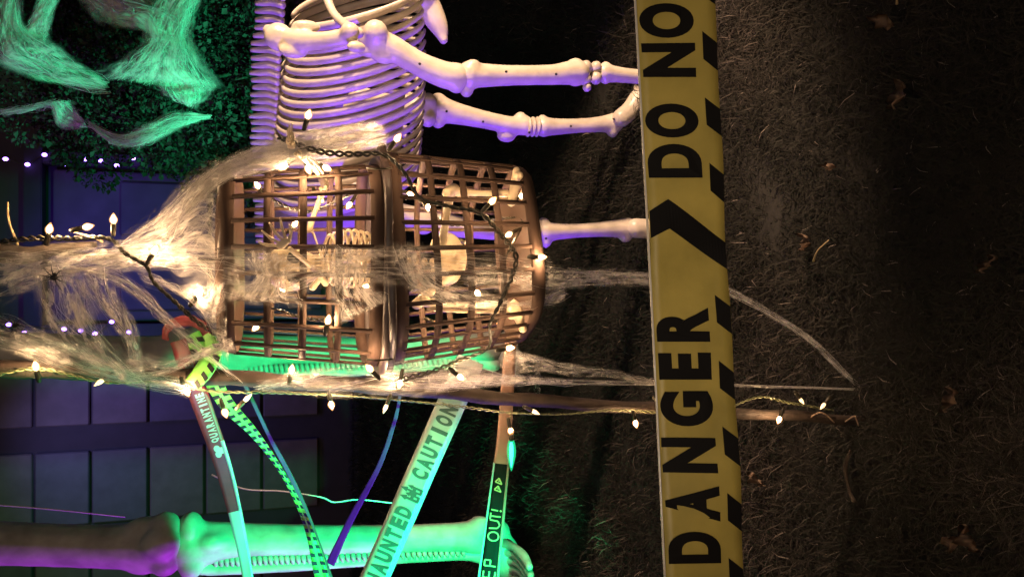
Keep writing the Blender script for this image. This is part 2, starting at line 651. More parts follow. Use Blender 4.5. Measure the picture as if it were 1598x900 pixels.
def violet_string(coords, label, group):
    t = thing('violet_string_lights', at(coords[-1][0] + 40, coords[-1][1], HY - 0.18), label, 'string lights', group)
    pts = [at(x, y, HY - 0.17) for x, y in coords]
    tube('wire', [at(-40, coords[0][1], HY - 0.15)] + pts, 0.006, m_wire, t, 5, 4)
    for p in pts:
        me = mesh_np('bulb', *ball(np.array(p) + rng.normal(0, 0.005, 3) - np.array([0, 0.02, 0]), (0.018, 0.018, 0.023), 10, 8))
        link('bulb', me, m_glass_v, t)


violet_string([(11, 249), (42, 257), (70, 242), (103, 257), (134, 249), (159, 252), (184, 258), (207, 248)],
              'vertical run of violet lights on the bare door post beside the hedge', 'violet door lights')
violet_string([(38, 520), (14, 505), (100, 514), (128, 516), (149, 521), (175, 502), (201, 517)],
              'vertical run of violet lights seen through the cobwebs beside the pole', 'violet door lights')


# ------------------------------------------------------------------ hedge
def leaves(centres, spreads, per, size, name, parent, material):
    Vs, R = [], []
    tot = 0
    for c, s in zip(centres, spreads):
        n = int(per * (s / 0.2) ** 2)
        dirs = rng.normal(0, 1, (n, 3))
        dirs /= np.linalg.norm(dirs, axis=1, keepdims=True)
        rad = s * (0.45 + 0.55 * rng.random(n) ** 0.5) * (1 + 0.25 * np.sin(dirs[:, 0] * 7) * np.sin(dirs[:, 2] * 6))
        P = c + dirs * rad[:, None]
        a = dirs + rng.normal(0, 0.6, (n, 3))
        a /= np.linalg.norm(a, axis=1, keepdims=True)
        b = np.cross(a, rng.normal(0, 1, (n, 3)))
        b /= np.linalg.norm(b, axis=1, keepdims=True) + 1e-9
        L = size * (0.45 + 1.7 * rng.random(n) ** 2.2)[:, None]
        W = L * (0.22 + 0.2 * rng.random(n))[:, None]
        nn = np.cross(a, b)
        V = np.stack([P, P + a * L * 0.5 + b * W + nn * W * 0.4, P + a * L, P + a * L * 0.5 - b * W + nn * W * 0.4], 1)
        Vs.append(V.reshape(-1, 3))
        R.append(np.repeat(np.clip(rng.random() * 0.65 + rng.random(n) * 0.35, 0, 1), 4))
        tot += n
    V = np.vstack(Vs)
    k = np.arange(tot)[:, None] * 4
    me = mesh_np(name, V, None, np.vstack([k + np.array([0, 1, 2]), k + np.array([0, 2, 3])]))
    add_rnd(me, np.concatenate(R))
    return link(name, me, material, parent, False)


def shrub(base, label, ctr, rad, n, per, size, seed):
    r = np.random.default_rng(seed)
    t = thing('hedge_shrub', base, label, 'shrub', 'evergreen shrubs behind the skeletons')
    ctr, rad = np.array(ctr), np.array(rad)
    d = r.normal(0, 1, (n, 3))
    d /= np.linalg.norm(d, axis=1, keepdims=True)
    cs = ctr + d * rad * (0.55 + 0.5 * r.random((n, 1)))
    cs[:, 2] = np.maximum(cs[:, 2], 0.15)
    sp = 0.10 + 0.13 * r.random(n)
    tube('trunk', [Vector(base), Vector((base[0] + 0.03, base[1], ctr[2] * 0.5)), Vector(tuple(ctr))], [0.05, 0.04, 0.02], m_branch, t)
    for c in cs[::4]:
        st = Vector((base[0], base[1], max(0.2, c[2] * 0.45)))
        tube('limb', [st, (st + Vector(c)) / 2 + Vector((0, 0, 0.06)), Vector(c)], [0.018, 0.012, 0.005], m_branch, t, 5, 3)
    leaves(cs, sp, per, size, 'crown', t, m_foliage)


shrub((1.30, 4.75, 0), 'rounded evergreen shrub draped with green lit cobwebs', (1.30, 4.75, 1.45), (0.62, 0.45, 0.95), 150, 900, 0.021, 3)
shrub((2.35, 5.1, 0), 'tall evergreen shrub at the outer end of the hedge', (2.35, 5.1, 1.5), (0.6, 0.5, 1.2), 80, 320, 0.04, 4)
shrub((0.72, 5.2, 0), 'low dark evergreen shrub filling in below the green cobwebs', (0.80, 5.2, 0.75), (0.45, 0.4, 0.62), 70, 600, 0.022, 5)


# ------------------------------------------------------------------ cobwebs
def web(name, sections, n, label, r=0.00011, clump=40, jit=0.004, depth=0.02, part=0.75, M=20, wob=0.07, material=None, group='stretched cobwebs', clw=0.09, dens=0.11, cross=0.8, curl=0.5, lay=3, op=0.9, far=1.0):
    """sections: [((x1,y1),(x2,y2),Y[,Y2])]; fibres run through the sections in turn"""
    K = len(sections)
    n = int(n * dens)
    P = np.array([at(s[0][0], s[0][1], s[2]) for s in sections])
    Q = np.array([at(s[1][0], s[1][1], s[3] if len(s) > 3 else s[2]) for s in sections])
    Pc, Qc = catmull(P, 8), catmull(Q, 8)
    G = len(Pc)
    cl = rng.random(clump)
    cw = rng.random(clump) ** 1.5 + 0.1
    cw /= cw.sum()
    s0 = cl[rng.choice(clump, n, p=cw)] + rng.normal(0, clw, n)
    t0 = np.where(rng.random(n) < part, rng.random(n) * 0.6, 0.0)
    t1 = np.where(rng.random(n) < part, t0 + (1 - t0) * (0.3 + 0.7 * rng.random(n)), 1.0)
    tt = t0[:, None] + (t1 - t0)[:, None] * np.linspace(0, 1, M)[None, :]
    ph = rng.random((n, 3)) * 2 * np.pi
    fr = 2 + 5 * rng.random((n, 1))
    s = s0[:, None] + wob * (np.sin(tt * fr + ph[:, :1]) - np.sin(ph[:, :1])) * rng.normal(0.4, 0.5, (n, 1))
    s = s + (tt - 0.5) * rng.normal(0, cross, (n, 1))
    s = 0.5 + 0.56 * np.tanh((s - 0.5) * 1.7)
    g = np.clip(tt * (G - 1), 0, G - 1.001)
    i = g.astype(int)
    f = (g - i)[..., None]
    A = Pc[i] * (1 - f) + Pc[i + 1] * f
    B = Qc[i] * (1 - f) + Qc[i + 1] * f
    C = A + (B - A) * s[..., None]
    C[..., 1] += (rng.normal(0, 1, (n, 1)) * depth) * (0.4 + 0.6 * np.sin(tt * np.pi))
    amp = 0.45 * jit * (0.4 + rng.random((n, 1, 1)) ** 2 * 2)
    C += amp * np.stack([np.sin(tt * (5 + 9 * rng.random((n, 1))) + ph[:, k:k + 1]) for k in range(3)], -1)
    cu = (rng.random((n, 1, 1)) < curl) * 0.0022 * (r / 0.00011) * rng.random((n, 1, 1))
    C += cu * np.stack([np.sin(tt * (22 + 30 * rng.random((n, 1))) + ph[:, k:k + 1] * 3) for k in range(3)], -1)
    R = r * (0.55 + 0.9 * rng.random((n, 1)) ** 2 + 2.2 * (rng.random((n, 1)) < 0.05)) * np.ones_like(tt)
    T = np.gradient(C, axis=1)
    T /= np.linalg.norm(T, axis=2, keepdims=True) + 1e-12
    up = rng.normal(0, 1, (n, 1, 3))
    N = np.cross(T, up)
    N /= np.linalg.norm(N, axis=2, keepdims=True) + 1e-12
    Bn = np.cross(T, N)
    ang = np.arange(3) * 2 * np.pi / 3
    V = C[:, :, None, :] + R[:, :, None, None] * (np.cos(ang)[None, None, :, None] * N[:, :, None, :] + np.sin(ang)[None, None, :, None] * Bn[:, :, None, :])
    V = V.reshape(-1, 3)
    base = (np.arange(n)[:, None, None] * M + np.arange(M - 1)[None, :, None]) * 3
    j = np.arange(3)[None, None, :]
    j2 = (j + 1) % 3
    quads = np.stack([base + j, base + j2, base + 3 + j2, base + 3 + j], -1).reshape(-1, 4)
    # torn gauze sheets between the two borders
    nF = len(V)
    nQ = len(quads)
    gu, gv, layers = 36, 12, lay
    SV, SQ_, SU, SR = [], [], [], []
    meanw = np.linalg.norm(Qc - Pc, axis=1).mean()
    length = np.linalg.norm(np.diff((Pc + Qc) / 2, axis=0), axis=1).sum()
    for L_ in range(layers):
        g = np.linspace(0, G - 1.001, gu)
        i = g.astype(int)
        f = (g - i)[:, None]
        A = Pc[i] * (1 - f) + Pc[i + 1] * f
        B = Qc[i] * (1 - f) + Qc[i + 1] * f
        v = np.linspace(-0.18, 1.18, gv)
        X = A[:, None, :] + (B - A)[:, None, :] * v[None, :, None]
        pr = rng.random(6) * 6.28
        uu = np.linspace(0, 1, gu)[:, None]
        wr = np.sin(uu * 9 + pr[0] + v[None, :] * 3) * 0.5 + np.sin(uu * 17 + v[None, :] * 8 + pr[1]) * 0.35
        X[..., 1] += depth * 0.8 * wr + (L_ - (layers - 1) / 2) * depth * 0.7
        X[..., 0] += meanw * 0.05 * np.sin(uu * 13 + pr[2] + 0 * v[None, :])
        X[..., 2] += meanw * 0.05 * np.sin(uu * 11 + pr[3] + 0 * v[None, :])
        SV.append(X.reshape(-1, 3))
        un = length * far * uu + rng.random() * 50
        vn = meanw * far * v[None, :] + rng.random() * 50
        SU.append(np.stack([un + 0 * vn, vn + 0 * un], -1).reshape(-1, 2))
        fade = np.clip((v + 0.18) / 0.45, 0, 1) * np.clip((1.18 - v) / 0.45, 0, 1)
        SR.append((op * fade[None, :] * np.clip(uu / 0.06, 0.2, 1) * np.clip((1 - uu) / 0.06, 0.2, 1)).ravel())
        b0 = nF + L_ * gu * gv
        ii = (np.arange(gu - 1)[:, None] * gv + np.arange(gv - 1)[None, :]).ravel() + b0
        SQ_.append(np.stack([ii, ii + gv, ii + gv + 1, ii + 1], -1))
    V = np.vstack([V] + SV)
    SU = np.vstack(SU)
    quads = np.vstack([quads] + SQ_)
    me = mesh_np(name, V, quads)
    add_rnd(me, np.concatenate([np.ones(nF)] + SR))
    uvl = me.uv_layers.new(name='UVMap')
    lv = np.empty(len(me.loops), np.int32)
    me.loops.foreach_get('vertex_index', lv)
    U2 = np.vstack([np.zeros((nF, 2)), SU])[lv]
    uvl.data.foreach_set('uv', U2.astype(np.float32).ravel())
    o = link(name, me, None)
    me.materials.append(material or m_web)
    me.materials.append(m_gauze_thick if far < 1 else m_gauze)
    mi = np.zeros(len(me.polygons), np.int32)
    mi[nQ:] = 1
    me.polygons.foreach_set('material_index', mi)
    tag(o, label, 'cobweb', group)
    return o


CY = 1.14     # forward distance of the cage axis
# fan from the branch to the cage top
web('cobweb', [((190, 380), (215, 405), 1.12), ((262, 325), (280, 420), 1.09), ((318, 282), (325, 430), 1.07), ((352, 262), (352, 470), 1.05)], 900,
    'dense cobweb fan spreading down to the lid of the cage', jit=0.003)
web('cobweb', [((240, 352), (255, 372), 1.10), ((335, 262), (345, 285), 1.05), ((430, 222), (440, 258), 1.00), ((520, 198), (528, 240), 0.99), ((598, 196), (602, 222), 1.02)], 1100,
    'thick matted cobweb roll lying along the upper edge of the cage', jit=0.006, depth=0.014, dens=0.45, curl=0.8, lay=4, op=1.0)
web('cobweb', [((-10, 395), (-10, 470), 1.10), ((80, 392), (70, 440), 1.07), ((170, 385), (165, 425), 1.06), ((250, 380), (245, 415), 1.08), ((355, 388), (350, 420), 1.04)], 1000,
    'wide cobweb wrapped along the dark branch under the spider', jit=0.004)
web('cobweb', [((60, 410), (130, 425), 1.06), ((70, 490), (150, 490), 1.05), ((110, 540), (190, 560), 1.08), ((170, 585), (230, 605), 1.11)], 520,
    'cobweb curtain hanging from the branch down to the pole', jit=0.003)
web('cobweb', [((120, 415), (170, 420), 1.06), ((150, 470), (190, 470), 1.05), ((190, 520), (215, 535), 1.07), ((205, 560), (225, 590), 1.10)], 380,
    'narrow torn cobweb strip crossing the violet lights', jit=0.003)
web('cobweb', [((-10, 490), (-10, 540), 1.08), ((60, 520), (50, 555), 1.08), ((130, 548), (120, 580), 1.09), ((220, 580), (215, 600), 1.10), ((300, 598), (296, 615), 1.10)], 760,
    'cobweb sheet slanting down onto the pole beside the small spider', jit=0.003)
web('cobweb', [((195, 552), (205, 590), 1.09), ((260, 560), (262, 580), 1.06), ((330, 540), (335, 552), 1.04), ((362, 528), (368, 548), 1.03)], 380,
    'slim cobweb strand tied across the green tapes', jit=0.002)
web('cobweb', [((215, 420), (225, 440), 1.08), ((262, 440), (300, 470), 1.06), ((318, 450), (345, 540), 1.05), ((350, 400), (352, 545), 1.04)], 520,
    'ragged cobweb bridging from the light cord to the side of the cage', jit=0.004)
web('cobweb', [((100, 415), (130, 420), 1.07), ((190, 430), (200, 455), 1.06), ((260, 490), (300, 540), 1.06), ((330, 560), (380, 600), 1.08)], 300,
    'few long loose cobweb threads falling toward the cage corner', jit=0.004, r=0.00017)
# cobwebs over the cage
web('cobweb', [((345, 395), (345, 455), 1.00), ((420, 395), (420, 470), 0.985), ((500, 395), (505, 440), 0.975), ((600, 388), (600, 440), 0.965), ((720, 392), (720, 445), 0.975), ((800, 402), (800, 450), 0.99), ((860, 412), (858, 470), 1.02)], 950,
    'long cobweb belt stretched down the front of the cage', jit=0.005, depth=0.010, wob=0.12, dens=0.035, curl=0.8, op=0.45, lay=2)
web('cobweb', [((380, 390), (470, 400), 0.985), ((395, 430), (450, 440), 0.985), ((360, 470), (470, 480), 0.99)], 220,
    'frayed cobweb tuft caught on the upper basket', jit=0.007, depth=0.012)
web('cobweb', [((500, 380), (560, 385), 0.98), ((520, 450), (575, 440), 0.98), ((540, 500), (600, 470), 0.985)], 240,
    'round fuzzy cobweb patch near the rims of the two baskets', jit=0.008, depth=0.012)
web('cobweb', [((610, 385), (660, 385), 0.97), ((640, 450), (690, 440), 0.975), ((720, 480), (780, 465), 0.985), ((830, 470), (838, 480), 1.02), ((880, 445), (885, 460), 1.06)], 330,
    'loose cobweb swag across the lower basket front', jit=0.006, depth=0.012)
web('cobweb', [((815, 412), (815, 452), 1.00), ((880, 420), (880, 448), 1.04), ((960, 422), (962, 445), 1.09), ((1040, 428), (1042, 448), 1.14), ((1130, 442), (1128, 456), 1.20)], 520,
    'taut cobweb rope leaving the cage toward the yellow tape', jit=0.002, depth=0.006)
web('cobweb', [((1130, 444), (1127, 456), 1.20), ((1200, 482), (1196, 491), 1.20), ((1270, 530), (1266, 538), 1.18), ((1325, 585), (1320, 590), 1.16), ((1348, 604), (1344, 607), 1.155)], 190,
    'cobweb rope pegged to the lawn below the yellow tape', clump=4, jit=0.0015, depth=0.003, part=0.2)
web('cobweb', [((780, 545), (780, 585), 1.07), ((840, 558), (838, 576), 1.06), ((900, 570), (895, 586), 1.05), ((950, 576), (948, 588), 1.05), ((1000, 588), (998, 598), 1.06), ((1040, 594), (1040, 600), 1.08)], 300,
    'wavy cobweb rope sagging from the lower basket', jit=0.002, depth=0.004)
web('cobweb', [((640, 585), (640, 612), 1.09), ((800, 586), (800, 600), 1.09), ((900, 592), (900, 600), 1.09), ((1040, 595), (1040, 601), 1.09), ((1200, 601), (1200, 604), 1.12), ((1340, 606), (1340, 608), 1.15)], 300,
    'thin straight cobweb cord running beside the pole', clump=5, jit=0.0012, depth=0.003, part=0.6)
web('cobweb', [((400, 596), (400, 610), 1.11), ((460, 582), (460, 610), 1.09), ((530, 566), (530, 612), 1.08), ((640, 560), (640, 615), 1.08), ((740, 570), (740, 600), 1.08), ((810, 590), (810, 600), 1.08)], 800,
    'cobweb fluff stretched between the pole and the cage edge', jit=0.005, depth=0.012, dens=0.045, op=0.42)
# cobwebs on the hedge, farther away
HG = 'hedge cobwebs'
web('cobweb', [((118, -15), (150, -30), 4.1), ((150, 22), (215, -10), 4.05), ((200, 40), (255, 12), 4.0), ((262, 62), (290, 40), 4.0)], 420,
    'upper arm of the bright green cobweb on the hedge', r=0.0007, clump=10, jit=0.012, depth=0.03, group=HG, dens=0.35, cross=0.5, curl=0.6, lay=5, op=1.0, far=0.30)
web('cobweb', [((315, -20), (262, -20), 4.0), ((298, 25), (240, 28), 4.0), ((290, 62), (228, 72), 4.0), ((305, 100), (200, 100), 4.0), ((328, 138), (172, 122), 4.05)], 900,
    'bright green cobweb triangle stretched over the hedge', r=0.0007, clump=18, jit=0.012, depth=0.03, group=HG, dens=0.35, cross=0.5, curl=0.6, lay=5, op=1.0, far=0.30)
web('cobweb', [((230, 115), (325, 128), 4.05), ((250, 135), (318, 145), 4.1), ((278, 160), (300, 168), 4.15)], 200,
    'faint lower fringe of the green cobweb triangle', r=0.0006, clump=8, jit=0.012, depth=0.03, group=HG, dens=0.35, cross=0.5, curl=0.6, lay=5, op=1.0, far=0.30)
web('cobweb', [((0, -10), (30, -10), 4.0), ((0, 50), (34, 40), 4.0), ((2, 92), (66, 66), 4.0), ((45, 112), (92, 84), 4.05), ((85, 126), (120, 104), 4.1), ((165, 144), (168, 128), 4.15)], 620,
    'pale blue green cobweb clump at the top of the hedge', r=0.0007, clump=14, jit=0.014, depth=0.03, group=HG, dens=0.35, cross=0.5, curl=0.6, lay=5, op=1.0, far=0.30)
web('cobweb', [((66, -15), (90, -15), 4.0), ((55, 25), (78, 28), 4.0), ((40, 58), (72, 66), 4.05)], 160,
    'short pale cobweb wisp hanging above the hedge clump', r=0.0006, clump=5, jit=0.010, depth=0.02, group=HG, dens=0.35, cross=0.5, curl=0.6, lay=5, op=1.0, far=0.30)
web('cobweb', [((0, 178), (0, 172), 4.05), ((45, 172), (60, 165), 4.05), ((80, 162), (100, 160), 4.05), ((95, 195), (110, 165), 4.1), ((135, 198), (132, 192), 4.15)], 300,
    'grey violet cobweb swag under the hedge', r=0.0006, clump=8, jit=0.010, depth=0.02, group=HG, dens=0.35, cross=0.5, curl=0.6, lay=5, op=1.0, far=0.30)
web('cobweb', [((140, 198), (138, 190), 4.1), ((180, 225), (185, 212), 4.05), ((225, 225), (225, 200), 4.0), ((275, 200), (270, 178), 4.0), ((328, 182), (328, 182), 4.05)], 520,
    'turquoise cobweb swag along the lower rim of the hedge', r=0.0007, clump=10, jit=0.010, depth=0.02, group=HG, dens=0.35, cross=0.5, curl=0.6, lay=5, op=1.0, far=0.30)


# ------------------------------------------------------------------ pole and branch
PY = 1.138


def build_pole():
    p = thing('pole', ground(1352, 658), 'rough brown wooden pole stuck upright in the lawn beside the cage', 'pole')
    pts = [ground(1362, 659), at(1345, 657, PY), at(1240, 649, PY), at(1000, 636, PY), at(800, 622, PY), at(620, 605, PY), at(430, 594, PY), at(250, 584, PY), at(100, 579, PY), at(-60, 570, PY)]
    pts[0].z = -0.03
    C = catmull(pts, 8)
    C[:, 0] += 0.0012 * np.sin(np.arange(len(C)) * 0.9)
    R = np.interp(np.linspace(0, 1, len(C)), [0, .15, .5, 1], [0.0075, 0.0085, 0.0105, 0.0115]) * (1 + 0.06 * np.sin(np.arange(len(C)) * 1.7))
    V, q, t = tube_arrays(C, R, 12)
    link('shaft', mesh_np('shaft', V, q, t), m_pole, p)
    for x in (300, 470, 690):
        k = at(x, np.interp(x, [250, 620, 800], [584, 605, 622]), PY - 0.008)
        link('knot', mesh_np('knot', *ball(np.array(k), (0.007, 0.006, 0.010))), m_pole, p)
    # cord rings at the dark foot
    for x0, x1, yy in ((1262, 1302, 650), (1318, 1340, 655)):
        tube('cord_ring', [at(x0, yy + 3, PY - 0.006), at(x0 + 14, yy - 6, PY - 0.014), at((x0 + x1) / 2 + 6, yy - 4, PY - 0.018), at(x1, yy + 9, PY - 0.014)], 0.0012, mat('cord_tan', (0.30, 0.20, 0.13), 0.7, 0.2), p, 6)
    return p


build_pole()
b = thing('branch', at(-30, 395, 1.13), 'dark bare branch end from which the caged skeleton hangs', 'branch')
tube('limb', [at(-60, 392, 1.14), at(0, 394, 1.13), at(40, 398, 1.12), at(90, 388, 1.11), at(150, 381, 1.10)], [0.014, 0.014, 0.011, 0.007, 0.004], m_branch, b, 10)
tube('limb', [at(60, 392, 1.12), at(160, 400, 1.125), at(250, 404, 1.135), at(352, 408, 1.16)], [0.004, 0.003, 0.003, 0.0025], m_branch, b, 8)
tube('twig', [at(28, 383, 1.11), at(14, 345, 1.10), at(12, 315, 1.10)], [0.0016, 0.0014, 0.001], mat('twig_pale', (0.42, 0.30, 0.16), 0.6, 0.2), b, 6)
tube('twig', [at(115, 362, 1.09), at(150, 372, 1.085), at(160, 378, 1.09)], [0.001, 0.002, 0.002], MATS['twig_pale'], b, 6)


# ------------------------------------------------------------------ cage of two round baskets
A_TOP = at(346, 407, CY + 0.008)
A_MID = at(594, 410, CY)
A_BOT = at(822, 402, CY - 0.022)
N_RIB = 26


SQ = 3.4          # plan of the baskets: a square with very round corners


def plan(a):
    return (abs(math.cos(a)) ** SQ + abs(math.sin(a)) ** SQ) ** (-1.0 / SQ)


def swept(name, prof, seg=72, close=True):
    """profile [(r, z)] carried round the rounded-square plan"""
    V, n = [], len(prof)
    for i in range(seg):
        a = i * 2 * math.pi / seg
        for r, z in prof:
            k = r * plan(a)
            V.append((k * math.cos(a), k * math.sin(a), z))
    q = []
    for i in range(seg):
        i2 = (i + 1) % seg
        for k in range(n if close else n - 1):
            k2 = (k + 1) % n
            q.append((i * n + k, i2 * n + k, i2 * n + k2, i * n + k2))
    return mesh_np(name, np.array(V), q)


def ring_mesh(name, R, z0, z1, th):
    return swept(name, [(R[0], z0), (R[1], z1), (R[1] - th, z1), (R[0] - th, z0)])


def rib_angles(n):
    aa = np.linspace(0, 2 * math.pi, 2881)
    P = np.array([(plan(a) * math.cos(a), plan(a) * math.sin(a)) for a in aa])
    d = np.concatenate([[0], np.cumsum(np.linalg.norm(np.diff(P, axis=0), axis=1))])
    return np.interp((np.arange(n) + 0.5) * d[-1] / n, d, aa)


def build_basket(base, rim, label, spin):
    """base: centre of the closed end, rim: centre of the open end"""
    axis = (rim - base)
    H = axis.length
    t = thing('basket', base, label, 'basket', 'pair of baskets joined rim to rim')
    t.rotation_mode = 'QUATERNION'
    t.rotation_quaternion = axis.to_track_quat('Z', 'Y') @ Matrix.Rotation(spin, 3, 'Z').to_quaternion()
    R0, R1 = 0.117, 0.138
    rad = lambda z: R0 + (R1 - R0) * z / H

    def put(name, me, material, smooth=False):
        o = bpy.data.objects.new(name, me)
        COL.objects.link(o)
        if not me.materials:
            me.materials.append(material)
        if smooth:
            me.polygons.foreach_set('use_smooth', [True] * len(me.polygons))
        o.parent = t
        return o
    zb = 0.023
    put('bottom', swept('bottom', [(0.0, 0.0), (R0 - 0.018, 0.0), (R0 - 0.007, 0.003), (R0 - 0.001, 0.010), (rad(zb), zb), (rad(zb) - 0.0035, zb), (R0 - 0.0055, 0.012), (R0 - 0.011, 0.007), (R0 - 0.02, 0.004), (0.0, 0.004)], 72, False), m_basket, True)
    # four rows of openings between bands
    bar = 0.0086
    cell = (H - zb - 0.026 - 3 * bar) / 4
    z = zb + cell
    for k in range(3):
        put('ring', ring_mesh('ring', (rad(z), rad(z + bar)), z, z + bar, 0.0036), m_basket)
        z += bar + cell
    put('band', ring_mesh('band', (rad(z), rad(H - 0.010)), z, H - 0.010, 0.0036), m_basket)
    r1 = rad(H)
    put('rim', swept('rim', [(r1 - 0.0036, H - 0.010), (r1 + 0.008, H - 0.010), (r1 + 0.0095, H - 0.008), (r1 + 0.0095, H - 0.0012), (r1 + 0.008, H - 0.0004), (r1 - 0.0036, H - 0.0004)]), m_rim)
    # upright ribs, each square to the wall where it stands
    z0, z1, w, dp = zb - 0.003, z + 0.004, 0.0029, 0.0034
    for a in rib_angles(N_RIB):
        e = 1e-3
        p0 = np.array((plan(a - e) * math.cos(a - e), plan(a - e) * math.sin(a - e)))
        p1 = np.array((plan(a + e) * math.cos(a + e), plan(a + e) * math.sin(a + e)))
        tg = (p1 - p0) / np.linalg.norm(p1 - p0)
        nm = np.array((tg[1], -tg[0]))
        pc = np.array((plan(a) * math.cos(a), plan(a) * math.sin(a)))
        V = []
        for zz in (z0, z1):
            c = pc * (rad(zz)) + nm * 0.0005
            for dn, st in ((0, -w), (0, w), (-dp, w * 0.8), (-dp, -w * 0.8)):
                p = c + nm * dn + tg * st
                V.append((p[0], p[1], zz))
        put('rib', mesh_np('rib', np.array(V), [(3, 2, 1, 0), (4, 5, 6, 7), (0, 1, 5, 4), (1, 2, 6, 5), (2, 3, 7, 6), (3, 0, 4, 7)]), m_basket)
    return t


up_dir = (A_TOP - A_BOT).normalized()
basket_u = build_basket(A_TOP, A_MID + up_dir * 0.0008, 'upturned brown plastic basket forming the top half of the cage', 0.05)
basket_l = build_basket(A_BOT, A_MID - up_dir * 0.0008, 'brown plastic basket forming the bottom half of the cage, orange lit base', -0.03)
# wire ties that hold the rims together
for x, y in ((590, 262), (588, 560)):
    tie = tube('wire_tie', [at(572, y, 0.985), at(590, y + 2, 0.972), at(612, y, 0.985)], 0.0012, m_wire, None, 6)
    tag(tie, 'wire tie clamping the two basket rims %s' % ('beside the cord' if y < 400 else 'near the pole'), 'wire tie', 'ties on the basket rims')


# ------------------------------------------------------------------ little skeleton inside the cage
def rib_hoop(name, c, ax, rt, fw, w, d, tilt, r, material, parent, a0=0.05, a1=0.93, n=12):
    """a full pair-half rib: from the spine round to the breastbone"""
    for s in (-1, 1):
        pts = []
        for k in range(n):
            a = math.pi * (a0 + (a1 - a0) * k / (n - 1))
            pts.append(c + rt * (s * w * math.sin(a)) - fw * (d * math.cos(a)) - ax * (tilt * (1 - math.cos(a)) / 2))
        tube(name, pts, [r * 0.9, r, r, r * 0.8], material, parent, 6, 2, 1.0)


